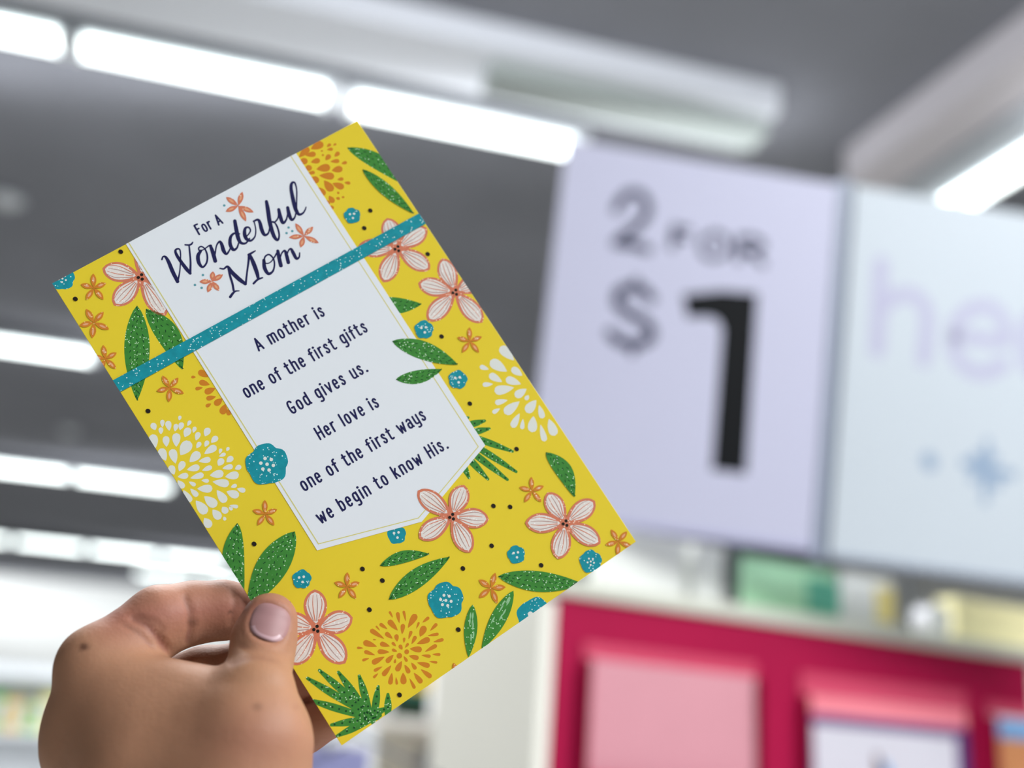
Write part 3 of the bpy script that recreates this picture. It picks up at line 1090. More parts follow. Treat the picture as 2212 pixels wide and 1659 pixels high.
def frond(fingers, w, layer):
    g, ds = [], []
    for a, b in fingers:
        a, b = cp(*a), cp(*b)
        c2 = (a[0] + (b[0] - a[0]) * .6, a[1] + (b[1] - a[1]) * .6)
        g += stroke([(*a, w * .7 * PX), (*c2, w * 1.1 * PX), (*b, w * .45 * PX)], n=6)
        n = max(2, int(vlen(a, b) / PX / 14))
        for k in range(n):
            t = (k + .6) / n
            c = (a[0] + (b[0] - a[0]) * t, a[1] + (b[1] - a[1]) * t)
            ds.append(disc(*c, 2.2 * PX, 8))
    pr('printed_frond', [(g, m_green, layer), (ds, m_dark_green, layer + 4)])


frond([((985, 925), (1047, 909)), ((990, 940), (1057, 926)), ((970, 925), (1107, 975)), ((975, 930), (1115, 1019)), ((960, 930), (1096, 1036)),
       ((975, 950), (1054, 1035)), ((985, 970), (1013, 1032)), ((960, 920), (1011, 902))], 14, U)
frond([((795, 1545), (664, 1465)), ((800, 1545), (690, 1448)), ((800, 1548), (731, 1452)), ((802, 1550), (776, 1460)), ((806, 1560), (817, 1483)),
       ((838, 1560), (838, 1500)), ((800, 1552), (668, 1512)), ((815, 1550), (716, 1566)), ((820, 1545), (728, 1590)), ((780, 1555), (835, 1530))], 14, U)


# --- teardrop blossoms
def blossom(name, ox, oy, s, drops, m, ovals=()):
    g = []
    for x0, y0, x1, y1, wd in drops:
        a, b = cp(ox + x0 * s, oy + y0 * s), cp(ox + x1 * s, oy + y1 * s)
        L = vlen(a, b)
        # measured round ends are centres-ish: push out a little
        b = (b[0] + (b[0] - a[0]) / L * wd * s * PX * .15, b[1] + (b[1] - a[1]) / L * wd * s * PX * .15)
        g += fan(teardrop(a, b, wd * .93 * s * PX))
    for x, y, r in ovals:
        g.append(disc(*cp(ox + x * s, oy + y * s), r * s * PX, 14))
    pr(name, [(g, m, U + 1)])


blossom('printed_blossom', 740, 1280, .1326, [
    (900, 620, 755, 460, 95), (730, 595, 610, 510, 60), (610, 620, 545, 545, 28), (680, 755, 460, 610, 80), (820, 410, 765, 310, 40), (925, 500, 895, 325, 65),
    (1030, 470, 995, 300, 45), (1065, 575, 1190, 365, 110), (1300, 490, 1405, 405, 55), (1200, 590, 1245, 485, 38), (1260, 720, 1335, 560, 115),
    (1425, 625, 1535, 510, 60), (1385, 705, 1560, 675, 55), (1210, 835, 1410, 760, 100), (1480, 805, 1640, 765, 60), (1340, 965, 1530, 860, 70),
    (1095, 915, 1280, 930, 100), (1460, 1005, 1590, 1010, 48), (1285, 1020, 1430, 1040, 55), (1080, 1030, 1230, 1070, 80), (1410, 1120, 1540, 1140, 42),
    (1215, 1140, 1410, 1195, 85), (1275, 1250, 1440, 1375, 80), (1160, 1305, 1285, 1465, 85), (1090, 1395, 1175, 1560, 55), (985, 1305, 995, 1480, 105),
    (870, 1375, 885, 1495, 42), (805, 1305, 775, 1490, 80), (965, 1115, 885, 1270, 95), (1010, 1175, 1085, 1305, 75), (1120, 1140, 1190, 1245, 65),
    (995, 1035, 1050, 1120, 50), (860, 1080, 850, 1145, 40), (830, 1015, 720, 1130, 85), (685, 1045, 490, 1145, 95), (650, 1205, 515, 1275, 55),
    (795, 1185, 660, 1345, 85), (580, 1315, 505, 1385, 45), (435, 1070, 325, 1105, 45), (530, 1020, 360, 960, 65), (340, 905, 240, 900, 40),
    (560, 880, 350, 810, 100), (550, 770, 500, 765, 22), (770, 875, 620, 830, 80), (765, 970, 580, 960, 80), (890, 960, 810, 930, 50), (870, 875, 810, 815, 50),
    (815, 750, 705, 660, 75), (890, 800, 875, 690, 75), (970, 680, 985, 520, 75), (1000, 820, 1005, 740, 42), (1075, 760, 1120, 630, 55),
    (1125, 840, 1190, 715, 65), (1020, 900, 1070, 830, 45), (975, 930, 930, 860, 65)], m_drop, [(1045, 965, 38), (925, 1030, 44)])
blossom('printed_blossom', 200, 700, .3014, [
    (585, 1080, 560, 1020, 50), (620, 1055, 650, 990, 50), (610, 1095, 680, 1085, 45), (610, 1120, 650, 1170, 45), (525, 980, 490, 900, 60), (595, 1000, 570, 905, 60),
    (630, 940, 690, 850, 85), (600, 880, 600, 790, 60), (530, 880, 525, 810, 50), (450, 890, 430, 800, 65), (695, 990, 760, 925, 65), (675, 1045, 760, 1025, 50),
    (700, 1105, 790, 1080, 45), (690, 1130, 735, 1155, 30), (750, 1180, 850, 1180, 60), (700, 1180, 750, 1230, 40), (650, 1190, 700, 1270, 50),
    (740, 1265, 810, 1350, 70), (800, 1235, 880, 1300, 70), (890, 1190, 950, 1270, 60), (860, 1130, 970, 1145, 60), (840, 1085, 930, 1070, 60), (760, 985, 840, 970, 45),
    (800, 930, 880, 880, 55), (745, 890, 770, 850, 35), (805, 880, 825, 840, 35), (740, 835, 760, 780, 40), (660, 810, 690, 750, 55), (625, 760, 640, 710, 40),
    (590, 770, 600, 720, 35), (550, 765, 540, 700, 45), (490, 790, 490, 745, 35), (450, 760, 430, 715, 45), (500, 740, 500, 690, 32), (620, 690, 628, 660, 25),
    (680, 730, 700, 695, 28), (720, 780, 735, 740, 30), (805, 805, 830, 750, 50), (850, 850, 890, 810, 45), (910, 930, 920, 895, 25), (960, 910, 975, 885, 25),
    (905, 950, 950, 930, 28), (960, 990, 1000, 955, 45), (900, 1015, 930, 970, 50), (930, 1035, 1000, 1020, 40), (1020, 1040, 1060, 1020, 38),
    (950, 1095, 1040, 1080, 60), (785, 1050, 850, 1025, 38), (990, 1170, 1030, 1155, 30), (1035, 1180, 1090, 1195, 38), (960, 1200, 1040, 1230, 60),
    (780, 1120, 830, 1125, 30), (930, 1310, 960, 1350, 50), (980, 1300, 1040, 1310, 28), (860, 1330, 910, 1390, 60), (800, 1390, 840, 1450, 60),
    (940, 1380, 950, 1405, 25), (975, 1310, 1000, 1330, 25)], m_dropw)
blossom('printed_blossom', 640, 700, .3014, [
    (1510, 340, 1400, 270, 85), (1380, 325, 1320, 305, 40), (1620, 370, 1550, 320, 60), (1475, 415, 1390, 365, 60), (1610, 430, 1510, 395, 65), (1410, 430, 1340, 435, 38),
    (1560, 455, 1430, 480, 75), (1650, 465, 1575, 515, 65), (1515, 545, 1430, 565, 45), (1600, 555, 1500, 635, 75), (1720, 545, 1655, 625, 75), (1665, 510, 1645, 540, 35),
    (1460, 605, 1410, 635, 35), (1600, 640, 1550, 735, 55), (1625, 680, 1618, 750, 35), (1700, 660, 1690, 765, 75), (1740, 580, 1765, 670, 50), (1750, 720, 1780, 835, 50),
    (1810, 680, 1850, 790, 75), (1560, 260, 1470, 170, 80)], m_dropw)
blossom('printed_blossom', 560, 230, .3014, [
    (285, 365, 350, 300, 55), (370, 305, 450, 265, 65), (330, 350, 400, 340, 45), (290, 395, 340, 390, 55), (370, 400, 430, 385, 45), (330, 450, 370, 435, 50),
    (410, 450, 500, 435, 65), (520, 460, 590, 445, 55), (345, 480, 395, 472, 30), (430, 495, 530, 500, 60), (370, 510, 420, 535, 60), (465, 530, 520, 600, 65),
    (525, 550, 600, 580, 55), (410, 580, 465, 630, 60), (500, 640, 530, 685, 45), (560, 525, 600, 518, 30), (610, 545, 650, 550, 28), (510, 395, 570, 390, 35),
    (590, 410, 625, 400, 28), (475, 385, 505, 350, 40), (540, 360, 570, 330, 35), (485, 310, 525, 305, 28), (485, 290, 510, 270, 25), (530, 280, 550, 268, 18),
    (440, 320, 455, 318, 14), (450, 355, 460, 345, 18), (560, 610, 570, 625, 20), (590, 650, 608, 650, 18), (550, 655, 575, 662, 25), (480, 670, 500, 700, 30),
    (510, 710, 530, 730, 25)], m_drop)
blossom('printed_blossom', 200, 700, .3014, [
    (830, 380, 765, 340, 50), (740, 380, 710, 380, 22), (840, 435, 770, 415, 45), (790, 455, 740, 465, 28), (880, 460, 810, 490, 50), (885, 520, 820, 535, 38),
    (930, 535, 880, 575, 50), (850, 570, 815, 590, 28), (950, 575, 930, 640, 55), (965, 610, 980, 650, 35)], m_drop)

# --- teal band, the glitter stripe across the card
bm = bmesh.new()
q = [cp(*p) for p in ((239, 825), (901, 464), (914, 487), (255, 850))]
q[0] = (R[0], q[0][1]); q[3] = (R[0], q[3][1]); q[1] = (R[1], q[1][1]); q[2] = (R[1], q[2][1])
lo = [bm.verts.new((x, y, .00026)) for x, y in q]; hi = [bm.verts.new((x, y, .00045)) for x, y in q]
for k in range(4):
    bm.faces.new((lo[k], lo[(k + 1) % 4], hi[(k + 1) % 4], hi[k]))
bm.faces.new(hi); bm.faces.new(lo[::-1])
bmobj('glitter_band', bm, m_teal, card, label='teal glitter band across the card')

# --- brush lettering
script = {
 'W': [[(118,1070,20),(132,1036,20),(165,1040,30),(205,1105,42),(255,1225,46),(318,1352,42)], [(320,1352,24),(345,1230,16),(355,1100,14),(356,1000,16),(345,945,18),(315,935,22),(290,960,28),(310,1020,36),(370,1110,40),(430,1190,44),(480,1248,34)],
       [(480,1248,28),(484,1100,22),(472,960,20),(465,885,18)], [(415,883,18),(465,886,22),(495,874,22),(512,850,16)]],
 'o': [[(615,960,32),(580,1025,44),(592,1115,42),(640,1168,26),(690,1110,22),(698,1020,22),(670,940,18),(625,905,16),(590,922,18),(600,958,16),(655,942,14),(715,898,18),(745,892,26)]],
 'n': [[(738,895,34),(768,975,46),(800,1090,46)], [(798,1000,18),(818,890,18),(858,842,28),(885,885,42),(908,960,46),(945,1000,28),(985,945,18),(1002,890,14)]],
 'd': [[(1110,742,18),(1040,738,26),(995,790,36),(992,880,44),(1030,945,38),(1075,925,24),(1102,855,18)], [(1050,578,42),(1068,680,48),(1095,800,48),(1130,858,36),(1190,862,24),(1240,800,16)]],
 'e': [[(1170,785,18),(1210,765,16),(1250,705,18),(1228,660,22),(1185,672,32),(1175,740,44),(1200,808,42),(1258,828,28),(1308,775,18),(1318,685,16),(1298,590,16)]],
 'r': [[(1290,582,22),(1345,562,30),(1372,600,40),(1395,690,46),(1430,755,38),(1478,735,22),(1500,650,16)]],
 'f': [[(1455,328,38),(1473,430,50),(1495,580,50),(1525,700,48),(1560,788,44),(1600,822,28),(1618,755,22),(1592,650,22),(1548,590,16),(1500,588,12)], [(1510,590,12),(1560,592,20),(1602,540,18),(1610,470,14)]],
 'u': [[(1612,432,38),(1632,520,46),(1665,602,38),(1708,562,22),(1728,480,16)], [(1727,408,40),(1747,500,46),(1780,563,34),(1820,525,20),(1836,440,16)]],
 'l': [[(1840,435,16),(1842,300,18),(1842,180,18),(1818,92,22),(1782,92,32),(1770,160,40),(1795,300,48),(1830,430,48),(1870,493,36),(1918,480,24),(1948,440,18),(1962,400,14)]],
 'M': [[(862,1185,18),(910,1190,20),(958,1162,30),(1010,1230,46),(1100,1318,50),(1185,1383,38)], [(965,1165,24),(990,1280,26),(1020,1380,26),(1035,1465,26)], [(1105,1472,14),(1055,1478,22),(1020,1510,30),(992,1550,32)],
       [(1190,1383,26),(1205,1250,22),(1225,1100,26),(1232,1015,32)], [(1225,1010,28),(1265,988,26),(1312,960,16)], [(1245,1015,34),(1290,1120,50),(1330,1230,48),(1350,1310,36)], [(1290,1378,26),(1340,1330,26),(1403,1304,20)]],
 'o.001': [[(1422,1080,38),(1432,1180,46),(1480,1253,38),(1538,1218,24),(1558,1130,20),(1540,1055,20),(1490,1008,20),(1442,1030,20),(1428,1080,18),(1450,1120,14),(1500,1110,14),(1545,1060,16),(1590,985,22)]],
 'm': [[(1600,962,38),(1617,1050,46),(1640,1150,46)], [(1625,1070,16),(1652,988,18),(1690,960,28),(1712,1015,42),(1735,1108,44)], [(1715,1020,16),(1738,955,18),(1770,938,30),(1800,990,42),(1838,1058,36),(1873,1040,22),(1880,985,16)]],
}
for ch, sts in script.items():
    g = []
    for s_ in sts:
        g += stroke([(*cp(*A_(x, y)), w_ * 1.08 * .1688 * PX) for x, y, w_ in s_], n=9)
    pr('letter', [(g, m_ink, LAY['ink'])])


# --- hand-lettered verse: a narrow one-weight alphabet drawn from strokes
def E(cx, cy, rx, ry, a0=0, a1=360, n=20):
    pts = []
    for k in range(n + 1):
        t = math.radians(a0 + (a1 - a0) * k / n)
        c, s = math.cos(t), math.sin(t)
        pts.append((cx + rx * math.copysign(abs(c) ** .75, c), cy + ry * math.copysign(abs(s) ** .75, s)))
    return pts


b0, xh, cap, ds_ = .06, .70, .94, -.2
mid = (b0 + xh) / 2
ry_ = (xh - b0) / 2
G = {
 'o': (.34, [E(.17, mid, .14, ry_)]),
 'n': (.34, [[(.03, b0), (.03, xh)], [(.03, .5)] + E(.17, .54, .14, .16, 150, 0, 10) + [(.31, b0)]]),
 'm': (.56, [[(.03, b0), (.03, xh)], [(.03, .52)] + E(.155, .56, .125, .14, 150, 0, 8) + [(.28, b0)], [(.28, .52)] + E(.405, .56, .125, .14, 150, 0, 8) + [(.53, b0)]]),
 'h': (.34, [[(.03, b0), (.03, cap)], [(.03, .5)] + E(.17, .54, .14, .16, 150, 0, 10) + [(.31, b0)]]),
 'r': (.22, [[(.03, b0), (.03, xh)], [(.03, .5), (.08, .64), (.15, .70), (.21, .69)]]),
 't': (.26, [[(.09, .9), (.09, .22)] + E(.19, .2, .1, .14, 180, 310, 6), [(-.01, xh), (.22, xh)]]),
 'e': (.33, [[(.03, .40), (.29, .40)] + E(.16, mid, .13, ry_, 10, 320, 20)]),
 'i': (.07, [[(.035, b0), (.035, xh)], [(.035, cap - .03), (.035, cap - .025)]]),
 'l': (.07, [[(.035, b0), (.035, cap)]]),
 's': (.28, [[(.24, .58), (.2, .68), (.12, .70), (.05, .64), (.05, .52), (.12, .42), (.2, .34), (.24, .22), (.2, .1), (.12, .06), (.04, .11), (.02, .19)]]),
 'f': (.22, [[(.09, b0), (.09, .78)] + E(.19, .78, .1, .15, 180, 80, 6), [(-.01, .64), (.2, .64)]]),
 'g': (.34, [E(.17, mid + .03, .14, ry_ - .03), [(.31, xh), (.31, -.05)] + E(.18, -.06, .13, .15, 0, -130, 8)]),
 'd': (.34, [E(.17, mid, .14, ry_), [(.31, cap), (.31, .14), (.36, b0)]]),
 'b': (.34, [E(.17, mid, .14, ry_), [(.03, cap), (.03, b0)]]),
 'u': (.34, [[(.03, xh), (.03, .24)] + E(.17, .22, .14, .16, 180, 360, 10) + [(.31, xh)], [(.31, .3), (.31, .12), (.36, b0)]]),
 'v': (.32, [[(.01, xh), (.16, b0), (.31, xh)]]),
 'w': (.50, [[(.01, xh), (.13, b0), (.25, .56), (.37, b0), (.49, xh)]]),
 'a': (.34, [E(.16, .24, .13, .18), [(.06, .62), (.12, .70), (.2, .70), (.28, .62), (.29, .5), (.29, .14), (.34, b0)]]),
 'y': (.34, [[(.03, xh), (.03, .28)] + E(.17, .26, .14, .16, 180, 360, 10), [(.31, xh), (.31, -.03)] + E(.18, -.04, .13, .15, 0, -130, 8)]),
 'k': (.33, [[(.03, b0), (.03, cap)], [(.03, .32), (.26, xh)], [(.12, .42), (.30, b0)]]),
 'A': (.40, [[(.02, b0), (.19, cap), (.38, b0)], [(.09, .32), (.31, .32)]]),
 'F': (.32, [[(.03, b0), (.03, cap), (.30, cap)], [(.03, .54), (.24, .54)]]),
 'G': (.38, [E(.19, .5, .16, .44, 40, 320, 22) + [(.34, .44), (.2, .44)]]),
 'H': (.38, [[(.03, b0), (.03, cap)], [(.35, b0), (.35, cap)], [(.03, .52), (.35, .52)]]),
 '.': (.09, [[(.045, .07), (.045, .075)]]),
}


def verse(text, p0, p1, hpx, wpx, sp_word=.30):
    a, b = np.array(cp(*p0)), np.array(cp(*p1))
    d = b - a; L = np.linalg.norm(d); u = d / L; v = np.array([-u[1], u[0]])
    H = hpx * PX
    fixed = sum(G[c][0] for c in text if c != ' ') * H
    ns = len(text) - 1
    # letters keep their shape, the spaces take up the rest
    units = sum(2.7 if c == ' ' else 1 for c in text[:-1])
    gap = (L - fixed) / units
    x = 0.0
    words, cur = [], []
    for c in text:
        if c == ' ':
            x += gap * 1.7
            words.append(cur); cur = []
            continue
        wd, sts = G[c]
        for s_ in sts:
            pts = []
            for (gx, gy) in s_:
                q_ = a + u * (x + gx * H) + v * (gy - b0) * H
                pts.append((q_[0], q_[1], wpx * PX * (1.35 if len(s_) == 2 and abs(s_[0][1] - s_[1][1]) < .02 and abs(s_[0][0] - s_[1][0]) < .01 else 1)))
            cur += stroke(pts, False)
        x += wd * H + gap
    words.append(cur)
    for w_ in words:
        pr('printed_word', [(w_, m_ink, LAY['ink'])])


Bc = lambda x, y: (500 + x * .15675, 640 + y * .15675)
Cc = lambda x, y: (640 + x * .1929, 820 + y * .1929)
verse('For A', A_(592, 752), A_(925, 590), 26, 3.9)
verse('A mother is', Bc(378, 752), Bc(1365, 218), 31, 4.1)
verse('one of the first gifts', Bc(215, 1400), Bc(2020, 400), 31, 4.1)
verse('God gives us.', Bc(838, 1622), Bc(1955, 985), 31, 4.1)
verse('Her love is', Cc(268, 672), Cc(990, 262), 31, 4.1)
verse('one of the first ways', Cc(92, 1248), Cc(1572, 372), 31, 4.1)
verse('we begin to know His.', Cc(278, 1612), Cc(1822, 688), 31, 4.1)

# ------------------------------------------------------------------ the hand
CI = CM.inverted()
nc = CI.to_3x3() @ (CMX.to_3x3() @ Vector((0, 0, 1)))
c0 = CI @ CMX.translation


def cdepth(px, py):
    r = Vector(((px - CX) / F, -(py - CY) / F, -1))
    return c0.dot(nc) / r.dot(nc)


def hp(px, py, off):
    """camera-space point in mm; off = mm behind (+) or in front (-) of the card's plane"""
    d = cdepth(px, py) * 1000 + off
    return np.array([(px - CX) / F * d, -(py - CY) / F * d, -d], np.float32)


def cone(P, a, b, ra, rb):
    ab = b - a
    t = np.clip(((P - a) @ ab) / (ab @ ab), 0, 1)
    return np.linalg.norm(P - (a + t[..., None] * ab), axis=-1) - (ra + (rb - ra) * t)


def smin(a, b, k):
    h = np.clip(.5 + .5 * (b - a) / k, 0, 1)
    return b + (a - b) * h - k * h * (1 - h)


def chain(P, nodes, k=3):
    d = None
    for (a, ra), (b, rb_) in zip(nodes, nodes[1:]):
        e_ = cone(P, a, b, ra, rb_)
        d = e_ if d is None else smin(d, e_, k)
    return d


N = lambda px, py, off, r: (hp(px, py, off), r)
WR_ = (hp(400, 1960, -26), 25.0)
thumb = [N(582, 1342, -10, 8.9), N(570, 1382, -11, 10.0), N(564, 1425, -14, 9.6), N(554, 1495, -25, 10.9), N(545, 1600, -28, 16), N(520, 1690, -26, 19)]
index_f = [N(548, 1322, 9.5, 8.4), N(480, 1318, 10, 9.4), N(415, 1324, 9, 10.0), N(345, 1342, 5, 11.2), N(215, 1442, -2, 12.6)]
middle_f = [N(640, 1412, 12, 7.8), N(560, 1436, 16, 8.6), N(440, 1458, 21, 9.2), N(340, 1486, 26, 9.6), N(200, 1560, 10, 12)]
ring_f = [N(700, 1462, 12, 7.6), N(640, 1478, 14, 8.0), N(520, 1508, 24, 8.6), N(370, 1560, 32, 9.4), N(205, 1630, 14, 12)]
pinky_f = [N(706, 1548, 10, 7.6), N(655, 1572, 13, 8.2), N(560, 1620, 22, 8.4), N(430, 1670, 34, 8.8), N(230, 1700, 22, 11)]
body = [
    (N(212, 1440, -2, 12.6), N(330, 1760, -12, 17)), (N(195, 1560, 8, 12.5), N(340, 1800, -2, 17)), (N(182, 1622, 2, 12.8), N(350, 1840, -4, 18)), (N(215, 1540, -1, 12.5), N(300, 1700, -8, 16)),
    (N(225, 1710, 14, 12), N(390, 1880, -2, 18)),
    (N(545, 1600, -28, 16), N(500, 1760, -26, 20)), (N(500, 1760, -26, 20), WR_), (N(330, 1760, -12, 17), WR_),
    (N(300, 1490, -6, 11), N(505, 1540, -22, 12)), (N(300, 1560, -10, 14), N(520, 1620, -27, 16)), (N(320, 1660, -18, 18), N(500, 1700, -26, 17)),
]
fa = hp(400, 1960, -26) + np.array([18, -150, 150], np.float32)


def hand_sdf(P):
    bd_ = None
    for a, b in body:
        e_ = cone(P, a[0], b[0], a[1], b[1])
        bd_ = e_ if bd_ is None else smin(bd_, e_, 10)
    bd_ = smin(bd_, cone(P, WR_[0], fa, 25, 33), 12)
    bd_ = smin(bd_, chain(P, thumb, 2.5), 5)
    fi = chain(P, index_f, 3)
    fm_ = np.minimum(chain(P, middle_f, 3), np.minimum(chain(P, ring_f, 3), chain(P, pinky_f, 3)))
    fi = smin(fi, fm_, .6)
    return smin(bd_, fi, 4)


def surface_nets(Fv, org, h):
    s = Fv < 0
    nx, ny, nz = Fv.shape
    c = [s[i:nx - 1 + i, j:ny - 1 + j, k:nz - 1 + k] for i in (0, 1) for j in (0, 1) for k in (0, 1)]
    cnt = sum(x.astype(np.int8) for x in c)
    act = (cnt > 0) & (cnt < 8)
    idx = np.argwhere(act)
    vid = -np.ones(act.shape, np.int64)
    vid[act] = np.arange(len(idx))
    acc = np.zeros((len(idx), 3)); num = np.zeros(len(idx))
    corners = [(i, j, k) for i in (0, 1) for j in (0, 1) for k in (0, 1)]
    for a in corners:
        for ax in range(3):
            if a[ax] == 1:
                continue
            b = list(a); b[ax] = 1
            fa_ = Fv[idx[:, 0] + a[0], idx[:, 1] + a[1], idx[:, 2] + a[2]]
            fb_ = Fv[idx[:, 0] + b[0], idx[:, 1] + b[1], idx[:, 2] + b[2]]
            m = (fa_ < 0) != (fb_ < 0)
            t = np.where(m, fa_ / np.where(m, fa_ - fb_, 1), 0)
            p = np.tile(np.array(a, float), (len(idx), 1)); p[:, ax] = t
            acc[m] += p[m]; num[m] += 1
    V = (idx + acc / num[:, None]) * h + org
    quads = []
    for ax in range(3):
        o1, o2 = [(1, 2), (2, 0), (0, 1)][ax]
        sl0 = [slice(1, -1)] * 3; sl1 = [slice(1, -1)] * 3
        sl0[ax] = slice(0, -1); sl1[ax] = slice(1, None)
        d = s[tuple(sl0)].astype(np.int8) - s[tuple(sl1)].astype(np.int8)
        e_ = np.argwhere(d != 0)
        sg = d[d != 0]
        off_ = np.ones(3, int); off_[ax] = 0
        g = e_ + off_
        q4 = []
        for u_, v_ in ((-1, -1), (0, -1), (0, 0), (-1, 0)):
            gg = g.copy(); gg[:, o1] += u_; gg[:, o2] += v_
            q4.append(vid[gg[:, 0], gg[:, 1], gg[:, 2]])
        q4 = np.stack(q4, 1)
        q4[sg < 0] = q4[sg < 0][:, ::-1]
        quads.append(q4)
    return V, np.concatenate(quads)


allp = np.array([n_[0] for ch_ in (thumb, index_f, middle_f, ring_f, pinky_f) for n_ in ch_] + [WR_[0]])
lo_ = allp.min(0) - 24; hi_ = allp.max(0) + 24
lo_[1] = min(lo_[1], fa[1] - 38); hi_[2] = max(hi_[2], fa[2] + 38); lo_[0] = min(lo_[0], fa[0] - 38)
hstep = 1.15
shape = np.ceil((hi_ - lo_) / hstep).astype(int)
Fv = np.empty(shape, np.float32)
ys = (lo_[1] + np.arange(shape[1]) * hstep).astype(np.float32)
zs_ = (lo_[2] + np.arange(shape[2]) * hstep).astype(np.float32)
YY, ZZ = np.meshgrid(ys, zs_, indexing='ij')
for i in range(0, shape[0], 8):
    xv = (lo_[0] + np.arange(i, min(i + 8, shape[0])) * hstep).astype(np.float32)
    P = np.stack([np.broadcast_to(xv[:, None, None], (len(xv),) + YY.shape), np.broadcast_to(YY, (len(xv),) + YY.shape), np.broadcast_to(ZZ, (len(xv),) + YY.shape)], -1)
    Fv[i:i + len(xv)] = hand_sdf(P)
HV, HQ = surface_nets(Fv, lo_, hstep)
HV = HV.astype(np.float32)
# pull the vertices onto the exact surface and find the normals
for _ in range(2):
    f0 = hand_sdf(HV)
    g = np.stack([hand_sdf(HV + np.eye(3, dtype=np.float32)[k] * .5) - hand_sdf(HV - np.eye(3, dtype=np.float32)[k] * .5) for k in range(3)], 1)
    gn = g / (np.linalg.norm(g, axis=1, keepdims=True) + 1e-9)
    HV = HV - gn * f0[:, None]
# skin folds drawn as lines on the side that faces the lens: pixel polylines, depth mm, half-width px
hx = CX + HV[:, 0] / -HV[:, 2] * F
hy = CY - HV[:, 1] / -HV[:, 2] * F
facing = np.clip(gn[:, 2] * 1.6, 0, 1)


def seg_d(line):
    best = np.full(len(hx), 1e9)
    for (x0, y0), (x1, y1) in zip(line, line[1:]):
        dx, dy = x1 - x0, y1 - y0
        t = np.clip(((hx - x0) * dx + (hy - y0) * dy) / (dx * dx + dy * dy), 0, 1)
        best = np.minimum(best, np.hypot(hx - x0 - t * dx, hy - y0 - t * dy))
    return best


folds = [([(400, 1290), (410, 1320), (412, 1355), (405, 1385)], .7, 8), ([(500, 1262), (508, 1300), (500, 1345)], .4, 7),
         ([(288, 1335), (320, 1352), (345, 1380), (362, 1408)], 1.0, 9), ([(270, 1350), (300, 1368), (330, 1398)], .45, 6),
         ([(300, 1330), (330, 1340), (352, 1360)], .4, 6),
         ([(520, 1395), (555, 1404), (600, 1412), (622, 1408)], .55, 7), ([(530, 1410), (560, 1418), (600, 1424)], .35, 6),
         ([(640, 1527), (660, 1516), (688, 1509)], .9, 7), ([(500, 1432), (528, 1422), (560, 1418), (598, 1426), (630, 1446)], .8, 8)]
disp = np.zeros(len(hx)); fold_red_shade = np.zeros(len(hx))
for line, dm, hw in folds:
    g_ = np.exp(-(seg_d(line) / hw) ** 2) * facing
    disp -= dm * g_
    fold_red_shade = np.maximum(fold_red_shade, g_ * min(1, dm * 1.2))
# sink the nail bed a little
nail_c = (583, 1345); na = math.radians(20)
nu = (hx - nail_c[0]) * math.cos(na) + (hy - nail_c[1]) * math.sin(na)
nv = -(hx - nail_c[0]) * math.sin(na) + (hy - nail_c[1]) * math.cos(na)
rr = ((np.abs(nu) / 46) ** 2.6 + (np.abs(nv) / 44) ** 2.6) ** (1 / 2.6)
disp -= .9 * facing * np.clip((1.0 - rr) * 6, 0, 1)
disp += .25 * facing * np.exp(-((rr - 1.12) / .1) ** 2)
HV = HV + gn * disp[:, None]
# uneven skin tone, with crease shade painted in
colr = np.zeros((len(hx), 4)); colr[:, 3] = 1
base = np.array(s2l((172, 126, 98)))
red = np.array(s2l((160, 100, 86)))
brown = np.array(s2l((84, 52, 40)))
tan = np.array(s2l((176, 130, 96)))
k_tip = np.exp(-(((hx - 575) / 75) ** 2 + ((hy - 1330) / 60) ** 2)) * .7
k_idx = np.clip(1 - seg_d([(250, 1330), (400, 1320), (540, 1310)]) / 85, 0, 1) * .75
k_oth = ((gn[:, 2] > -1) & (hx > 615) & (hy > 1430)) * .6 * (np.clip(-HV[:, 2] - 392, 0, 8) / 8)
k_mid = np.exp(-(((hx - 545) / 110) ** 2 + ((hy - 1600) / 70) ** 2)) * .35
kr = np.clip(np.maximum.reduce([k_tip, k_idx, k_oth, k_mid, fold_red_shade * .8]), 0, 1)
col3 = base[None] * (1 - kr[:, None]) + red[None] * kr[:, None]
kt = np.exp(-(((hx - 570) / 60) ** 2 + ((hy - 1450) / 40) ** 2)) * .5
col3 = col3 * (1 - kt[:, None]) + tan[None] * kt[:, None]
col3 = col3 * (1 - fold_red_shade[:, None] * .25)  # shade in the folds, put into the skin colour
for (mx_, my_, mr, st_) in ((181, 1397, 8, .9), (498, 1322, 4.5, .7), (556, 1527, 9, .35), (416, 1345, 10, .45)):
    g_ = np.clip(1.4 - np.hypot((hx - mx_) / 1.3, hy - my_) / mr, 0, 1) * st_ * (facing > .05)
    col3 = col3 * (1 - g_[:, None]) + brown[None] * g_[:, None]
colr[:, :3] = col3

m_skin = bpy.data.materials.new('skin')
m_skin.use_nodes = True
nt = m_skin.node_tree
b = nt.nodes['Principled BSDF']
at_ = nt.nodes.new('ShaderNodeVertexColor'); at_.layer_name = 'skin_tone'
tc = nt.nodes.new('ShaderNodeTexCoord')
n1 = nt.nodes.new('ShaderNodeTexNoise'); n1.inputs['Scale'].default_value = 60; n1.inputs['Detail'].default_value = 5
nt.links.new(tc.outputs['Object'], n1.inputs['Vector'])
mr_ = nt.nodes.new('ShaderNodeMapRange'); mr_.inputs[3].default_value = .86; mr_.inputs[4].default_value = 1.12
nt.links.new(n1.outputs['Fac'], mr_.inputs[0])
mm = nt.nodes.new('ShaderNodeMix'); mm.data_type = 'RGBA'; mm.blend_type = 'MULTIPLY'; mm.inputs[0].default_value = 1
nt.links.new(at_.outputs['Color'], mm.inputs[6])
nt.links.new(mr_.outputs[0], mm.inputs[7])
nt.links.new(mm.outputs[2], b.inputs['Base Color'])
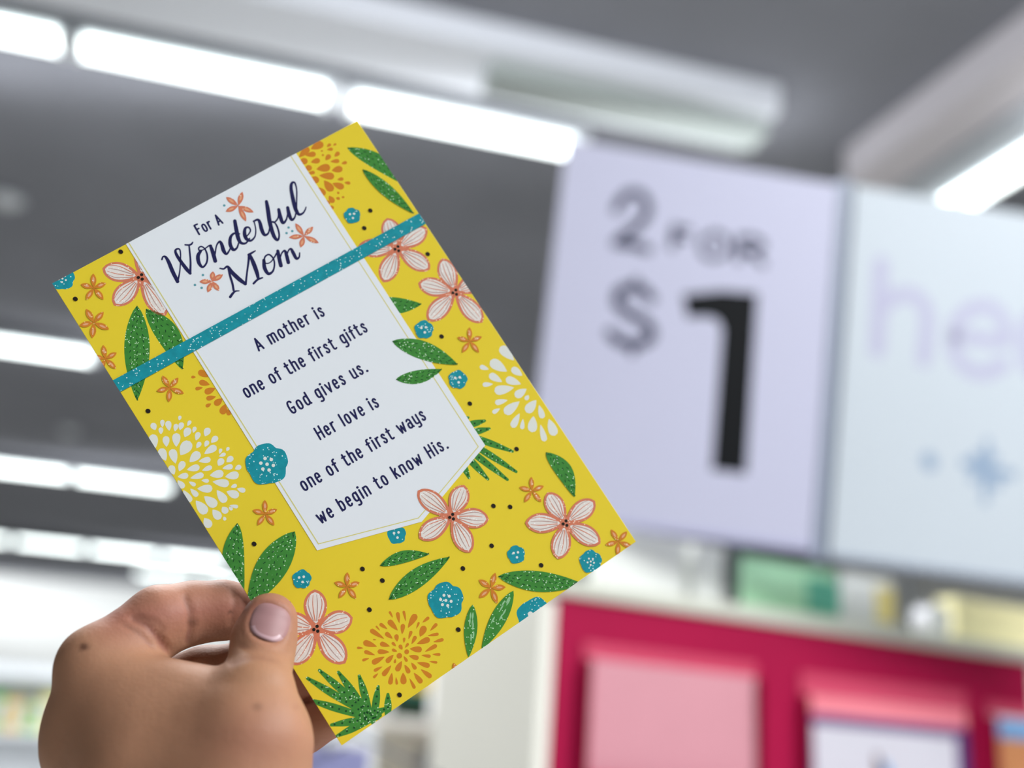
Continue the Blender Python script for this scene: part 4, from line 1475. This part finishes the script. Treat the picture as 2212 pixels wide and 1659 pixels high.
v1 = nt.nodes.new('ShaderNodeTexVoronoi'); v1.inputs['Scale'].default_value = 900
nt.links.new(tc.outputs['Object'], v1.inputs['Vector'])
bp = nt.nodes.new('ShaderNodeBump'); bp.inputs['Strength'].default_value = .12; bp.inputs['Distance'].default_value = .0004
nt.links.new(v1.outputs['Distance'], bp.inputs['Height'])
n2 = nt.nodes.new('ShaderNodeTexNoise'); n2.inputs['Scale'].default_value = 140; n2.inputs['Detail'].default_value = 3
nt.links.new(tc.outputs['Object'], n2.inputs['Vector'])
bp2 = nt.nodes.new('ShaderNodeBump'); bp2.inputs['Strength'].default_value = .18; bp2.inputs['Distance'].default_value = .0012
nt.links.new(n2.outputs['Fac'], bp2.inputs['Height'])
nt.links.new(bp.outputs[0], bp2.inputs['Normal'])
nt.links.new(bp2.outputs[0], b.inputs['Normal'])
b.inputs['Roughness'].default_value = .55
b.inputs['Specular IOR Level'].default_value = .3
b.inputs['Subsurface Weight'].default_value = .12
b.inputs['Subsurface Radius'].default_value = (.006, .002, .001)
b.inputs['Subsurface Scale'].default_value = .6

org = Vector((float(allp[:, 0].mean()), float(allp[:, 1].mean()), float(allp[:, 2].mean()))) / 1000
hm = CM @ Matrix.Translation(org)
hand = empty('hand', hm, label='left hand with a mole on the knuckle pinching the yellow card between thumb and fingers', cat='hand')
LV = HV / 1000 - np.array(org)
me = bpy.data.meshes.new('hand_body')
me.vertices.add(len(LV)); me.vertices.foreach_set('co', LV.astype(np.float32).ravel())
me.loops.add(HQ.size); me.loops.foreach_set('vertex_index', HQ.astype(np.int32).ravel())
me.polygons.add(len(HQ))
me.polygons.foreach_set('loop_start', np.arange(0, HQ.size, 4, dtype=np.int32))
me.update(calc_edges=True)
me.validate()
me.polygons.foreach_set('use_smooth', [True] * len(me.polygons))
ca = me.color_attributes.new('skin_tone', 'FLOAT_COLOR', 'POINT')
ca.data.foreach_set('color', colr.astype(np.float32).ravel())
me.materials.append(m_skin)
ho = bpy.data.objects.new('skin', me); COL.objects.link(ho); ho.parent = hand

# thumbnail: a curved plate laid on the surface, found by marching onto the flesh
m_nail = mat('nail', (162, 122, 122), .5, .35, var=.05, scale=80)
m_lun = mat('nail_moon_sheen', (184, 150, 154), .35, .4)  # paler moon, with the reflection at the nail base put into its colour
V, Fc, fmn = [], [], []
nr, na_ = 10, 36


def on_skin(px, py):
    r_ = np.array([(px - CX) / F, -(py - CY) / F, -1.0], np.float32)
    t = 350.0
    for _ in range(60):
        d_ = float(hand_sdf((r_ * t)[None])[0])
        t += d_ * .9
        if d_ < .01:
            break
    return r_ * t


ctr = on_skin(*nail_c)
for j in range(nr + 1):
    f = j / nr
    for i in range(na_):
        t = 2 * math.pi * i / na_
        c_, s_ = math.cos(t), math.sin(t)
        u_ = 45 * math.copysign(abs(c_) ** .8, c_) * f
        v_ = (40 if s_ > 0 else 41) * math.copysign(abs(s_) ** .8, s_) * f
        px = nail_c[0] + u_ * math.cos(na) - v_ * math.sin(na)
        py = nail_c[1] + u_ * math.sin(na) + v_ * math.cos(na)
        q_ = on_skin(px, py)
        lift = .15 if f < .95 else -.7
        q_ = q_ + np.array([0, 0, 1]) * lift
        V.append(tuple(q_ / 1000 - np.array(org)))
for j in range(nr):
    for i in range(na_):
        Fc.append((j * na_ + i, (j + 1) * na_ + i, (j + 1) * na_ + (i + 1) % na_, j * na_ + (i + 1) % na_))
        tt = 2 * math.pi * (i + .5) / na_
        fmn.append(1 if (math.sin(tt) > .55 and j > nr * .62) else 0)
meshobj('thumbnail', V, Fc, [m_nail, m_lun], hand, fm=fmn, smooth=True, label='pale lilac pink thumbnail')
